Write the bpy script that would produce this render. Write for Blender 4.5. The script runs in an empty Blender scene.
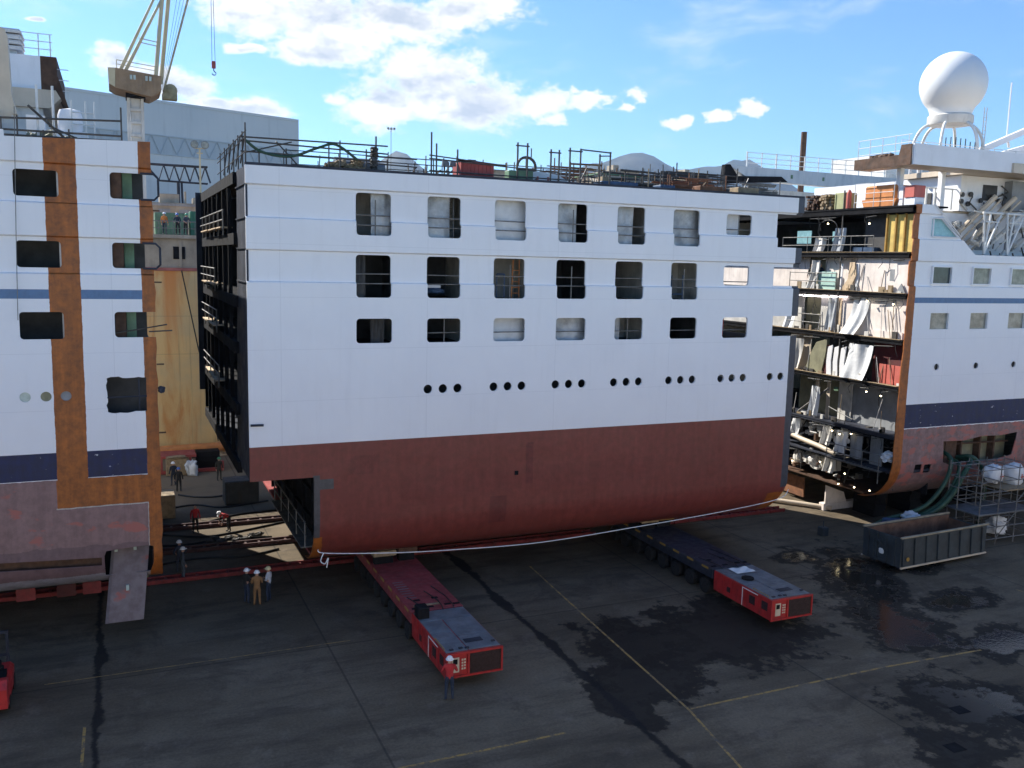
HAZE=4.2e-5; SUN=4.6; SKYS=.1; EXPO=1.1; CLOUDV=5.7; SKYTINT=(.51,.72,.95,1)
CLOUDS=[(1.4207,.245,.0603,.0274),(1.3554,.2388,.083,.0353),(1.2829,.247,.0738,.03),(1.1987,.2562,.0615,.0244),(1.3759,.2127,.0462,.0152),(1.2508,.1961,.0618,.0332),(1.3087,.1637,.0583,.0298),(1.2184,.1693,.0752,.03),(1.1432,.1692,.0429,.0161),(1.3505,.1685,.0229,.0089),(1.0895,.1681,.0256,.0091),(1.5687,.183,.0218,.0182),(1.5187,.1663,.0478,.0207),(1.4616,.1487,.0548,.0136),(1.4409,.2097,.0218,.0056),(1.1212,.1513,.0183,.0092),(1.0397,.1755,.0127,.007),(1.0486,.1603,.0096,.004),(.9934,.1554,.0136,.008),(.9498,.1551,.0154,.007),(.9164,.1616,.0152,.0079),(1.6367,.2124,.0084,.0026)]
import bpy, bmesh, math, random
from mathutils import Vector, Matrix
from mathutils.geometry import delaunay_2d_cdt
random.seed(7)
R = math.radians
scene = bpy.context.scene
COL = scene.collection

# ------------------------------------------------------------------ helpers
class MB:
    """collects shapes; build() links them as ONE mesh object"""
    def __init__(s): s.v = []; s.f = []; s.mi = []; s.cur = 0
    def mat(s, i): s.cur = i; return s
    def add(s, vs, fs):
        n = len(s.v); s.v += [tuple(p) for p in vs]
        for f in fs: s.f.append([n+i for i in f]); s.mi.append(s.cur)
        return s
    def box(s, x0, x1, y0, y1, z0, z1):
        vs = [(x0,y0,z0),(x1,y0,z0),(x1,y1,z0),(x0,y1,z0),(x0,y0,z1),(x1,y0,z1),(x1,y1,z1),(x0,y1,z1)]
        return s.add(vs, [(0,3,2,1),(4,5,6,7),(0,1,5,4),(1,2,6,5),(2,3,7,6),(3,0,4,7)])
    def cbox(s, x0, x1, y0, y1, z0, z1, c=.03):
        """box with chamfered vertical and top edges"""
        p = [(x0+c,y0),(x1-c,y0),(x1,y0+c),(x1,y1-c),(x1-c,y1),(x0+c,y1),(x0,y1-c),(x0,y0+c)]
        q = [(min(max(x,x0+c),x1-c), min(max(y,y0+c),y1-c)) for x,y in p]
        vs = [(x,y,z0) for x,y in p]+[(x,y,z1-c) for x,y in p]+[(x,y,z1) for x,y in q]
        fs = [tuple(range(7,-1,-1)), tuple(range(16,24))]
        for k in range(8):
            j=(k+1)%8; fs += [(k,j,8+j,8+k),(8+k,8+j,16+j,16+k)]
        return s.add(vs, fs)
    def tube(s, p, q, r, n=6, r2=None, cap=True):
        p = Vector(p); q = Vector(q); d = q-p
        if d.length < 1e-6: return s
        d.normalize(); a = d.orthogonal().normalized(); b = d.cross(a)
        r2 = r if r2 is None else r2; vs = []
        for c, rr in ((p,r),(q,r2)):
            for k in range(n):
                t = 2*math.pi*k/n; vs.append(c+a*rr*math.cos(t)+b*rr*math.sin(t))
        fs = [(k,(k+1)%n,n+(k+1)%n,n+k) for k in range(n)]
        if cap: fs += [tuple(range(n-1,-1,-1)), tuple(range(n,2*n))]
        return s.add(vs, fs)
    def path(s, pts, r, n=6):
        """swept tube along a polyline"""
        P = [Vector(p) for p in pts]; vs = []; fs = []
        up = Vector((.13,.21,.97))
        for i, p in enumerate(P):
            d = (P[min(i+1,len(P)-1)]-P[max(i-1,0)]).normalized()
            a = d.cross(up)
            if a.length < .05: a = d.cross(Vector((1,0,0)))
            a.normalize(); b = d.cross(a)
            for k in range(n):
                t = 2*math.pi*k/n; vs.append(p+a*r*math.cos(t)+b*r*math.sin(t))
        for i in range(len(P)-1):
            for k in range(n):
                j=(k+1)%n; fs.append((i*n+k,i*n+j,(i+1)*n+j,(i+1)*n+k))
        fs += [tuple(range(n-1,-1,-1)), tuple(range((len(P)-1)*n,len(P)*n))]
        return s.add(vs, fs)
    def prism(s, pts, axis, a, b):
        """polygon pts extruded from a to b along axis ('x': pts=(y,z), 'y': (x,z), 'z': (x,y))"""
        mk = {'x':lambda p,t:(t,p[0],p[1]),'y':lambda p,t:(p[0],t,p[1]),'z':lambda p,t:(p[0],p[1],t)}[axis]
        n=len(pts); vs=[mk(p,a) for p in pts]+[mk(p,b) for p in pts]
        return s.add(vs,[tuple(range(n)),tuple(range(2*n-1,n-1,-1))]+[(k,n+k,n+(k+1)%n,(k+1)%n) for k in range(n)])
    def lathe(s, prof, c, n=24, axis='z', cap=True):
        vs=[];fs=[]
        for r,h in prof:
            for k in range(n):
                t=2*math.pi*k/n; u,w=r*math.cos(t),r*math.sin(t)
                vs.append((c[0]+u,c[1]+w,c[2]+h) if axis=='z' else ((c[0]+h,c[1]+u,c[2]+w) if axis=='x' else (c[0]+u,c[1]+h,c[2]+w)))
        for i in range(len(prof)-1):
            for k in range(n):
                j=(k+1)%n; fs.append((i*n+k,i*n+j,(i+1)*n+j,(i+1)*n+k))
        if cap: fs += [tuple(range(n-1,-1,-1)), tuple(range((len(prof)-1)*n,len(prof)*n))]
        return s.add(vs,fs)
    def lump(s, c, rx, ry, rz, seed=0, rough=.25, n=9, m=14, flat=-1.):
        """crumpled bag / bundle"""
        rn=random.Random(seed); vs=[]; fs=[]; n=n+5; m=m+8
        W=[(Vector((rn.uniform(-1,1),rn.uniform(-1,1),rn.uniform(-1,1)))*f_,rn.uniform(0,6),a_) for f_,a_ in ((1.6,.5),(2.6,.4),(4.5,.35),(6,.3),(8,.25),(11,.2))]
        pw=lambda u:math.copysign(abs(u)**.72,u)
        for i in range(n+1):
            th=math.pi*i/n
            for k in range(m):
                ph=2*math.pi*k/m; d=Vector((math.sin(th)*math.cos(ph),math.sin(th)*math.sin(ph),math.cos(th)))
                q=1+rough*.75*sum(a_*(1-2*abs(math.sin(w.dot(d)+p_))) for w,p_,a_ in W)
                vs.append((c[0]+rx*q*pw(d.x),c[1]+ry*q*pw(d.y),c[2]+rz*max(flat,q*pw(d.z))))
        for i in range(n):
            for k in range(m):
                j=(k+1)%m; fs.append((i*m+k,i*m+j,(i+1)*m+j,(i+1)*m+k))
        return s.add(vs,fs)
    def grid(s, fn, nu, nv):
        vs=[fn(i/nu,j/nv) for j in range(nv+1) for i in range(nu+1)]; w=nu+1
        return s.add(vs,[(j*w+i,j*w+i+1,(j+1)*w+i+1,(j+1)*w+i) for j in range(nv) for i in range(nu)])
    def build(s, name, mats, parent=None, smooth=0, world=False, loc=None):
        me = bpy.data.meshes.new(name); me.from_pydata(s.v, [], s.f)
        if not isinstance(mats,(list,tuple)): mats=[mats]
        for m in mats: me.materials.append(m)
        me.polygons.foreach_set('material_index', s.mi)
        bm = bmesh.new(); bm.from_mesh(me); bmesh.ops.recalc_face_normals(bm, faces=bm.faces[:]); bm.to_mesh(me); bm.free()
        if smooth:
            me.polygons.foreach_set('use_smooth',[True]*len(me.polygons)); me.set_sharp_from_angle(angle=R(smooth))
        me.update()
        o = bpy.data.objects.new(name, me); COL.objects.link(o)
        if parent:
            o.parent = parent
            if world:
                q = Vector((0,0,0)); p = parent
                while p: q += p.location; p = p.parent
                o.location = -q
        if loc: o.location = loc
        return o

def tag(o, label, cat, group=None, kind=None):
    if label: o['label']=label
    if cat: o['category']=cat
    if group: o['group']=group
    if kind: o['kind']=kind
    return o
def thing(name, label, cat, loc=(0,0,0), rz=0, group=None):
    o = bpy.data.objects.new(name, None); o.empty_display_size=.3; COL.objects.link(o)
    o.location=loc; o.rotation_euler=(0,0,rz)
    return tag(o,label,cat,group)
def struct(o): o['kind']='structure'; return o
def dup(root, loc, rz=0, label=None, group=None):
    def cp(o, par):
        c=o.copy(); COL.objects.link(c); c.parent=par
        for ch in o.children: cp(ch,c)
        return c
    c=cp(root,None); c.location=loc; c.rotation_euler=(0,0,rz)
    if label: c['label']=label
    if group: c['group']=group
    return c
def bar(name, pts, r, m, parent=None, **k): return MB().path(pts,r).build(name,m,parent,**k)

# ------------------------------------------------------------------ materials
class NT:
    def __init__(s, name, world=None):
        if world: s.o=world
        else: s.o=bpy.data.materials.new(name)
        s.o.use_nodes=True; s.t=s.o.node_tree; s.t.nodes.clear(); s.L=s.t.links
    def n(s, typ, **k):
        x=s.t.nodes.new(typ)
        for a,b in k.items(): setattr(x,a,b)
        return x
    def put(s, sock, val):
        if isinstance(val,(int,float,tuple,list)):
            if isinstance(val,(tuple,list)) and len(val)==3 and sock.type=='RGBA': val=(*val,1)
            sock.default_value=val
        else: s.L.new(val,sock)
    def m(s, op, a, b=0., c=None):
        x=s.n('ShaderNodeMath',operation=op); s.put(x.inputs[0],a); s.put(x.inputs[1],b)
        if c is not None: s.put(x.inputs[2],c)
        return x.outputs[0]
    def cl(s,a):
        x=s.n('ShaderNodeMath',operation='ADD',use_clamp=True); s.put(x.inputs[0],a); x.inputs[1].default_value=0; return x.outputs[0]
    def mix(s, f, a, b, typ='MIX'):
        x=s.n('ShaderNodeMix',data_type='RGBA',blend_type=typ); s.put(x.inputs[0],f); s.put(x.inputs[6],a); s.put(x.inputs[7],b); return x.outputs[2]
    def obj(s): return s.n('ShaderNodeTexCoord').outputs['Object']
    def sep(s, v):
        x=s.n('ShaderNodeSeparateXYZ'); s.L.new(v,x.inputs[0]); return x.outputs
    def comb(s,a,b,c):
        x=s.n('ShaderNodeCombineXYZ')
        for i,q in enumerate((a,b,c)): s.put(x.inputs[i],q)
        return x.outputs[0]
    def vmul(s,v,k):
        x=s.n('ShaderNodeVectorMath',operation='MULTIPLY'); s.L.new(v,x.inputs[0]); s.put(x.inputs[1],k); return x.outputs[0]
    def noise(s, v, scale, detail=4, rough=.55, dist=0.):
        x=s.n('ShaderNodeTexNoise'); s.L.new(v,x.inputs['Vector']); x.inputs['Scale'].default_value=scale
        x.inputs['Detail'].default_value=detail; x.inputs['Roughness'].default_value=rough; x.inputs['Distortion'].default_value=dist
        return x.outputs[0]
    def ss(s, v, lo, hi, a=0., b=1.):
        x=s.n('ShaderNodeMapRange',interpolation_type='SMOOTHSTEP'); s.put(x.inputs[0],v)
        for i,q in enumerate((lo,hi,a,b)): x.inputs[i+1].default_value=q
        return x.outputs[0]
    def rect(s, x, z, x0,x1,z0,z1):
        a=s.m('LESS_THAN',s.m('ABSOLUTE',s.m('SUBTRACT',x,(x0+x1)/2)),(x1-x0)/2)
        b=s.m('LESS_THAN',s.m('ABSOLUTE',s.m('SUBTRACT',z,(z0+z1)/2)),(z1-z0)/2)
        return s.m('MULTIPLY',a,b)
    def bump(s, h, strength=.2, dist=.05):
        x=s.n('ShaderNodeBump'); s.put(x.inputs['Height'],h); x.inputs['Strength'].default_value=strength; x.inputs['Distance'].default_value=dist
        return x.outputs[0]
    def bsdf(s, col, rough=.6, metal=0., bump=None, emis=None, es=0., trans=0., spec=.5, sub=None):
        b=s.n('ShaderNodeBsdfPrincipled'); s.put(b.inputs['Base Color'],col); s.put(b.inputs['Roughness'],rough); b.inputs['Metallic'].default_value=metal
        s.put(b.inputs['Specular IOR Level'],spec)
        if bump is not None: s.L.new(bump,b.inputs['Normal'])
        if emis: b.inputs['Emission Color'].default_value=(*emis,1); b.inputs['Emission Strength'].default_value=es
        if trans: b.inputs['Transmission Weight'].default_value=trans
        o=s.n('ShaderNodeOutputMaterial'); s.L.new(b.outputs[0],o.inputs[0]); return s.o

def pm(name, col, rough=.6, var=.25, scale=1.5, metal=0., bump=.0, bscale=12., dirt=0., dcol=(.05,.035,.025), **k):
    t=NT(name); v=t.obj(); n=t.noise(v,scale,6,.6)
    f=t.ss(n,.3,.7,1-var,1+var*.6)
    c=t.mix(1.,(*col,1),t.comb(f,f,f),'MULTIPLY')
    if dirt:
        d=t.ss(t.noise(t.vmul(v,(2.2,2.2,.5)),scale*1.7,6,.65),.5,.75,0,dirt); c=t.mix(d,c,(*dcol,1))
    b=t.bump(t.noise(v,bscale,4),bump,.05) if bump else None
    r=t.ss(t.noise(v,scale*2.3,4),.3,.7,max(.05,rough-.1),min(1,rough+.1))
    return t.bsdf(c,r,metal,b,**k)

WHITE=(.82,.815,.83)
M={}
M['white']=pm('white_paint',WHITE,.5,.06,.6,dirt=.12,dcol=(.35,.31,.26))
M['white_dirty']=pm('weathered_white_paint',(.62,.60,.56),.6,.15,1.,dirt=.4,dcol=(.22,.17,.12))
M['cream']=pm('cream_paint',(.60,.50,.38),.55,.12,.8,dirt=.2,dcol=(.3,.2,.12))
M['darksteel']=pm('dark_primer_steel',(.035,.04,.056),.6,.3,.8,dirt=.3,dcol=(.07,.045,.03),spec=.25)
M['black']=pm('matt_black_steel',(.012,.012,.014),.85,.4,1.,spec=.12)  # near-black; also puts the dark of shaded interiors into decks and bulkheads
M['rust']=pm('rusty_steel',(.2,.085,.04),.8,.4,2.,bump=.1,dirt=.3,dcol=(.1,.035,.015))
M['darkrust']=pm('dark_rusty_steel',(.09,.045,.025),.8,.4,2.)
M['scaf']=pm('galvanised_scaffold_tube',(.18,.175,.165),.5,.35,3.,metal=.2,dirt=.5,dcol=(.07,.045,.03))
M['scafdark']=pm('weathered_dark_tube',(.06,.055,.05),.6,.35,3.,dirt=.4,dcol=(.1,.05,.02))
M['rail']=pm('white_rail_paint',(.7,.7,.68),.5,.1,2.)
M['timber']=pm('worn_timber',(.30,.22,.13),.8,.3,3.,bump=.1,dirt=.3)
M['plank']=pm('pale_scaffold_plank',(.62,.47,.31),.8,.25,3.)
M['red']=pm('red_machine_paint',(.42,.022,.022),.5,.28,1.2,bump=.08,dirt=.6,dcol=(.08,.02,.018))
M['redtop']=pm('dull_dark_red_deck_plate',(.27,.042,.045),.65,.3,1.4,bump=.1,dirt=.4,dcol=(.03,.02,.02))
M['bluetop']=pm('dark_blue_black_deck_plate',(.022,.026,.042),.5,.35,1.4,bump=.1,dirt=.3)
M['greyplate']=pm('grey_tread_plate',(.15,.17,.19),.5,.25,1.6,metal=.2,bump=.1,dirt=.3)
M['tyre']=pm('black_rubber_tyre',(.011,.011,.012),.8,.3,4.,bump=.2)
M['rim']=pm('grey_wheel_rim',(.15,.145,.14),.5,.3,4.)
M['grille']=pm('dark_grille',(.035,.016,.016),.6,.3,6.)
M['yellow']=pm('yellow_marking_paint',(.36,.21,.04),.6,.2,3.)
M['orange']=pm('orange_paint',(.6,.22,.06),.6,.2,1.5,dirt=.15)
M['greenbox']=pm('green_paint',(.12,.22,.13),.6,.3,1.5,dirt=.25)
M['blue']=pm('blue_paint',(.035,.075,.15),.5,.25,1.5)
M['redbox']=pm('faded_red_paint',(.34,.06,.055),.6,.2,1.2,dirt=.2)
M['cloth']=pm('white_tarpaulin',(.68,.69,.70),.6,.12,1.6,bump=.3,bscale=5.)
M['sheet']=pm('clear_plastic_sheet',(.46,.48,.5),.35,.4,1.1,bump=.5,bscale=4.)
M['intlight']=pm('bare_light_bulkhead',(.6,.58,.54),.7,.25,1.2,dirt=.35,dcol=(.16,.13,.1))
M['intdark']=pm('unlit_dark_bulkhead',(.05,.048,.047),.7,.4,1.1)  # dark of unlit rooms put into the bulkhead colour
M['pinkwhite']=pm('primed_pale_bulkhead',(.76,.68,.62),.7,.15,1.,dirt=.3,dcol=(.3,.2,.15))
M['greybulk']=pm('grey_bulkhead',(.26,.27,.28),.7,.2,1.,dirt=.2)
M['yellins']=pm('yellow_insulation',(.66,.47,.13),.8,.25,1.5)
M['mint']=pm('mint_green_board',(.42,.62,.56),.6,.12,1.5)
M['teal']=pm('pale_teal_glass',(.25,.45,.48),.25,.2,1.5)
M['olive']=pm('olive_primer',(.25,.24,.15),.7,.25,1.5,dirt=.3)
M['redpanel']=pm('red_door_panel',(.52,.12,.09),.6,.15,1.5)
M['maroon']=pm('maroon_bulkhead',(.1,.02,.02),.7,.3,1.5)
M['hose_green']=pm('dark_green_hose',(.017,.06,.034),.55,.3,2.)
M['cable']=pm('black_cable',(.015,.015,.016),.6,.2,2.)
M['glass']=pm('window_glass',(.06,.08,.085),.08,.4,.9)
M['glass_pale']=pm('pale_curtained_glass',(.26,.27,.23),.12,.4,2.)
M['porthole_pale']=pm('pale_green_porthole_cover',(.42,.5,.46),.3,.2,3.)
M['skip']=pm('dark_blue_grey_skip_paint',(.035,.045,.052),.6,.3,1.,bump=.1,dirt=.35,dcol=(.06,.035,.02))
M['skipin']=pm('rusty_skip_inside',(.17,.085,.05),.8,.4,1.5,dirt=.4)
M['conc']=pm('stained_concrete',(.36,.31,.24),.85,.25,.5,dirt=.4,dcol=(.14,.11,.08))
M['dockyellow']=None
M['brownsteel']=pm('brown_cabin_paint',(.27,.19,.115),.7,.25,.4,dirt=.3)
M['cranewhite']=pm('weathered_white_crane_paint',(.6,.58,.54),.6,.15,.5,dirt=.3)
M['craneyel']=pm('pale_yellow_crane_paint',(.5,.45,.3),.6,.15,.5)
M['skin']=pm('skin',(.48,.27,.19),.5,.05,5.)
M['rope']=pm('white_rope',(.72,.72,.70),.8,.1,6.)
M['bulb']=NT('lit_bulb').bsdf((.9,.85,.7),.4,emis=(1.,.82,.5),es=9.)
M['tube_lamp']=NT('lit_fluorescent_tube').bsdf((.9,.9,.9),.4,emis=(1.,.9,.95),es=4.)

def streaks(t, v, sx=1.4, sz=.12):
    return t.noise(t.vmul(v,(sx,1.,sz)),2.2,6,.65)

def hull_mat(name, base, zones, red=None, bands=None, rough=.42):
    """ship-side paint in object (=place) coordinates; zones: (colour,x0,x1,z0,z1,wobble)"""
    t=NT(name); v=t.obj(); X,Y,Z=t.sep(v)
    w1=t.m('SUBTRACT',t.noise(v,1.9,5,.65),.5); w2=t.m('SUBTRACT',t.noise(v,1.3,5,.7),.5)
    cloud=t.noise(v,.35,5,.6); fine=t.noise(v,3.,6,.7); st=streaks(t,v)
    c=(*base,1)
    c=t.mix(t.ss(st,.5,.78,0,.09),c,(.4,.36,.32,1))
    c=t.mix(t.ss(cloud,.35,.7,0,.14),c,(.62,.62,.66,1))
    # weld seams every plate: barely darker thin lines
    sx=t.m('LESS_THAN',t.m('ABSOLUTE',t.m('SUBTRACT',t.m('FRACT',t.m('DIVIDE',t.m('ADD',X,50.4),6.7)),.5)),.0022)
    sz=t.m('LESS_THAN',t.m('ABSOLUTE',t.m('SUBTRACT',t.m('FRACT',t.m('DIVIDE',t.m('ADD',Z,.2),2.3)),.5)),.005)
    seam=t.cl(t.m('ADD',sx,sz)); c=t.mix(t.m('MULTIPLY',seam,.16),c,(.3,.3,.32,1))
    for z in zones:
        col,x0,x1,z0,z1,wob=z[:6]; var=z[6] if len(z)>6 else .3
        xx=t.m('MULTIPLY_ADD',w1,wob,X); zz=t.m('MULTIPLY_ADD',w2,wob,Z)
        k=t.ss(fine,.3,.7,1-var,1+var*.5); k2=t.ss(st,.35,.7,1-var*.6,1.+var*.3); k=t.m('MULTIPLY',k,k2)
        cc=t.mix(1.,(*col,1),t.comb(k,k,k),'MULTIPLY')
        if len(z)>7:  # second colour in patches
            cc=t.mix(t.ss(t.noise(t.vmul(v,(1,1,1.8)),z[8],4,.6),z[9],z[9]+.08),cc,(*z[7],1))
        c=t.mix(t.rect(xx,zz,x0,x1,z0,z1),c,cc)
    wav=t.noise(t.vmul(v,(.9,1,.8)),.8,2,.4)
    fr=t.m('ABSOLUTE',t.m('SINE',t.m('MULTIPLY',X,math.pi/.67))); fr=t.m('MULTIPLY',fr,t.m('MULTIPLY',t.noise(t.vmul(v,(.5,1,.45)),1.,3,.5),.16))
    fz=t.m('ABSOLUTE',t.m('SINE',t.m('MULTIPLY',Z,math.pi/2.3))); fr=t.m('MULTIPLY',fr,t.m('MULTIPLY_ADD',fz,.8,.2))
    b=t.bump(t.m('ADD',t.m('ADD',t.m('MULTIPLY',wav,1.),fr),t.m('MULTIPLY',fine,.04)),.42,.12)
    r=t.ss(fine,.2,.8,rough-.06,rough+.14)
    return t.bsdf(c,r,0.,b)
# ------------------------------------------------------------------ plating with openings
def rrect(x0,x1,z0,z1,r=.16,n=4):
    pts=[]
    for cx,cz,a0 in ((x1-r,z0+r,-90),(x1-r,z1-r,0),(x0+r,z1-r,90),(x0+r,z0+r,180)):
        for k in range(n+1):
            a=R(a0+90*k/n); pts.append((cx+r*math.cos(a),cz+r*math.sin(a)))
    return pts
def circ(cx,cz,r,n=18): return [(cx+r*math.cos(2*math.pi*k/n),cz+r*math.sin(2*math.pi*k/n)) for k in range(n)]
def inside(p,poly):
    x,y=p; c=False; n=len(poly)
    for i in range(n):
        x1,y1=poly[i]; x2,y2=poly[(i+1)%n]
        if (y1>y)!=(y2>y) and x<(x2-x1)*(y-y1)/(y2-y1)+x1: c=not c
    return c
def plate(mb, outline, holes, zl, xl, yf, th):
    """sheet in the XZ plane, openings cut through, pushed in/out by yf(x,z), thickness th inwards"""
    V=[];E=[]
    def loop(pts):
        n=len(V); V.extend(Vector(p) for p in pts); E.extend((n+i,n+(i+1)%len(pts)) for i in range(len(pts)))
    loop(outline)
    for h in holes: loop(h)
    xs=[p[0] for p in outline]; zs=[p[1] for p in outline]
    for z in zl:
        n=len(V); V.append(Vector((min(xs)-.5,z))); V.append(Vector((max(xs)+.5,z))); E.append((n,n+1))
    for x in xl:
        n=len(V); V.append(Vector((x,min(zs)-.5))); V.append(Vector((x,max(zs)+.5))); E.append((n,n+1))
    v,e,f=delaunay_2d_cdt(V,E,[],0,1e-4)[:3]
    keep=[]
    for t in f:
        c=((v[t[0]].x+v[t[1]].x+v[t[2]].x)/3,(v[t[0]].y+v[t[1]].y+v[t[2]].y)/3)
        if not inside(c,outline): continue
        if any(inside(c,h) for h in holes): continue
        keep.append(tuple(t))
    used=sorted({i for t in keep for i in t}); ix={q:k for k,q in enumerate(used)}
    n=len(used)
    vs=[(v[q].x,yf(v[q].x,v[q].y),v[q].y) for q in used]; vs+=[(x,y+th,z) for x,y,z in vs]
    tr=[tuple(ix[i] for i in t) for t in keep]
    fs=list(tr)+[(c+n,b+n,a+n) for a,b,c in tr]
    ec={}
    for a,b,c in tr:
        for p,q in ((a,b),(b,c),(c,a)): ec.setdefault((min(p,q),max(p,q)),[]).append((p,q))
    for l in ec.values():
        if len(l)==1:
            p,q=l[0]; fs.append((q,p,p+n,q+n))
    return mb.add(vs,fs)

Y0=40.   # the ship's side plane
def bilge(z, zb=2.2, r=2.3):
    if z>=zb+r: return 0.
    return r-math.sqrt(max(0.,r*r-(zb+r-z)**2))
BZ=[2.2+2.3*(1-math.cos(R(a))) for a in range(10,91,10)]
def bands_y(z, cuts):
    """0 on the proud strakes, .09 set back between the seams"""
    for hi,lo in cuts:
        if lo<z<hi:
            return .13*min(1,(z-lo)/.06,(hi-z)/.06)
    return 0.
def zcuts(cuts): return [q for hi,lo in cuts for q in (hi,hi-.06,lo+.06,lo)]

RUSTC=(.36,.105,.016); NAVY=(.006,.014,.07); OLDRED=(.25,.15,.145); PATCH=(.36,.12,.10); STRIPE=(.10,.19,.34); PRIM=(.05,.055,.075); NEWRED=(.195,.042,.032)

# ================================================================== 1  middle hull block
mid=thing('hull_block','new white and dark red hull block with rows of open windows, standing on transporters','ship section',(20,50,0))
CUT=[(19.55,18.12),(16.8,15.38)]
PX=3.35
wins=[]; holes=[]
for k in range(8):
    a=9.9+PX*k
    if k<6:
        holes.append(rrect(a,a+1.62,17.53,19.4)); holes.append(rrect(a,a+1.62,14.75,16.66))
    elif k==6:
        holes.append(rrect(a,a+1.66,18.22,19.3)); holes.append(rrect(a,a+1.66,15.52,16.58))
    else:
        holes.append([(33.39,17.64),(36,17.64),(36,19.45),(33.39,19.45)]); holes.append([(33.35,15.53),(36,15.53),(36,16.56),(33.35,16.56)])
    if k<7: holes.append(rrect(a,a+1.66,12.68,13.8))
    else: holes.append([(33.38,12.74),(36,12.74),(36,13.86),(33.38,13.86)])
    if k<7:
        for j in range(3):
            if k==6 and j==2: continue
            holes.append(circ(13.32+PX*k+.745*j,10.47,.215))
mb=MB()
plate(mb,[(5.14,6.62),(7.95,6.62),(7.95,2.2),(34.55,2.2),(35.15,4.2),(35.1,20.36),(5.14,20.3)],holes,
      zcuts(CUT)+BZ,[],lambda x,z:Y0+bilge(z)+bands_y(z,CUT),.1)
hm=hull_mat('mid_block_paint',WHITE,[(NEWRED,0,60,-1,8.16,.0,.2,(.178,.038,.03),.5,.55),
    ((.185,.039,.031),12,30,5.2,6.4,2.2,.2),((.203,.044,.034),20,26.5,6.4,8.0,.6,.2),((.187,.04,.031),26,33,4.6,7.4,1.2,.2),
    (PRIM,34.68,40,4.0,30,.05),(RUSTC,33.9,40,1,3.7,.2),
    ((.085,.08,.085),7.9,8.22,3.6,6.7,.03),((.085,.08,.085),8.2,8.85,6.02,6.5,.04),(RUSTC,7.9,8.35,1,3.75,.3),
    ((.15,.032,.027),16.6,17.5,3.6,5.,.02,.2),((.178,.038,.03),9.5,11.,6.6,7.5,.02),((.15,.028,.026),18.5,18.9,5.5,7.6,.02)])
side=mb.build('hull_side',hm,mid,smooth=30,world=True)
MB().prism([(5.14,20.3),(35.1,20.36),(35.1,20.47),(5.14,20.42)],'y',40.02,40.35).build('coaming',M['darksteel'],mid,world=True)
# bottom, far side, decks
MB().box(8.2,34.5,42.3,57.7,2.2,2.32).build('hull_bottom',M['redbox'],mid,world=True)
MB().prism([(8.2,2.3),(34.9,2.3),(34.9,20.3),(4.7,20.3),(4.7,8.0),(5.4,8.0),(5.4,6.7),(8.2,6.7)],'y',59.88,60.).build('far_side',M['darksteel'],mid,world=True)
DZ=[20.02,17.3,14.45,12.3,9.4]
for z in DZ:
    b=MB().box(5.22,34.9,40.22,59.86,z,z+.22)
    for x in range(6,35,2): b.box(x,x+.06,40.25,59.8,z-.35,z)
    b.build('deck',M['black'],mid,world=True)
MB().box(5.2,8.3,40.2,59.86,6.62,6.85).box(8.3,34.9,40.2,59.86,6.6,6.8).build('lower_deck',M['darksteel'],mid,world=True)
# left end: the near web frame, beams and bulkheads of the open cut
b=MB()
ys=[43.1,43.3,43.6,43.9,44.2,44.6]; zz=[20.3,17.4,14.5,12.4,9.4,6.62]
b.prism([(40.1,6.64),(44.6,6.64),(44.2,9.4),(43.9,12.4),(43.6,14.5),(43.3,17.4),(43.1,20.28),(40.1,20.28)],'x',5.16,5.24)
for z in (19.5,18.1,16.8,15.35): b.box(5.1,5.16,40.12,43.2,z,z+.05)
b.build('web_frame',M['darksteel'],mid,world=True)
b=MB()
for z in DZ+[6.62]: b.box(5.0,5.22,43.2,59.9,z-.3,z+.22)
for y in (45.6,48,50.5,53,55.4,57.6,59.7): b.box(5.02,5.2,y,y+.14,6.9,20.1)
b.build('end_beams',M['black'],mid,world=True)
MB().box(8.0,8.1,44.6,59.8,6.8,20).build('end_bulkhead',M['black'],mid,world=True)
b=MB()
b.prism([(40.5+.0,6.6),(59.8,6.6),(59.8,2.6),(42.2,2.3),(41.0,3.2),(40.3,4.6)],'x',8.6,8.7)
for y in (43,45.5,48,50.5,53,55.5,58): b.box(8.42,8.6,y,y+.12,2.4,6.6)
for z in (3.6,5.0): b.box(8.45,8.6,40.9,59.6,z,z+.14)
b.build('tank_bulkhead',M['black'],mid,world=True)
b=MB()
for y in (41.2,43.4,45.6,47.8,50.0): b.tube((7.75,y,3.0),(7.75,y,4.25),.035)
for z in (3.6,4.2): b.tube((7.75,41.0,z),(7.75,50.2,z),.03)
b.box(7.6,8.5,41.4,50.2,2.9,2.97)
b.build('catwalk',M['scaf'],mid,world=True)
# planks and rails on brackets at the left cut
for z,ya,yb in ((17.56,46.,58.5),(14.7,50.5,58.8),(12.52,50.0,58.6),(9.62,49.5,58.)):
    b=MB(); b.mat(0)
    n=int((yb-ya)/2.2)
    for i in range(n):
        y=ya+i*2.2; b.box(4.72+random.uniform(-.04,.04),5.3,y,y+2.05,z+.25,z+.31)
    b.mat(1)
    for i in range(n+1):
        y=ya+i*2.2; b.tube((4.85,y,z-.1),(4.85,y,z+1.15),.035)
    for h in (.65,1.1): b.tube((4.85,ya,z+h),(4.85,yb,z+h),.03)
    b.build('plank_platform',[M['plank'],M['scaf']],mid,world=True)
bar('bracket',[(5.2,39.98,9.15),(5.75,39.9,9.15)],.06,M['darksteel'],mid,world=True)
b=MB().box(17.9,18.08,39.94,40.02,6.0,6.2).build('drain_plug',M['black'],mid,world=True)
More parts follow.
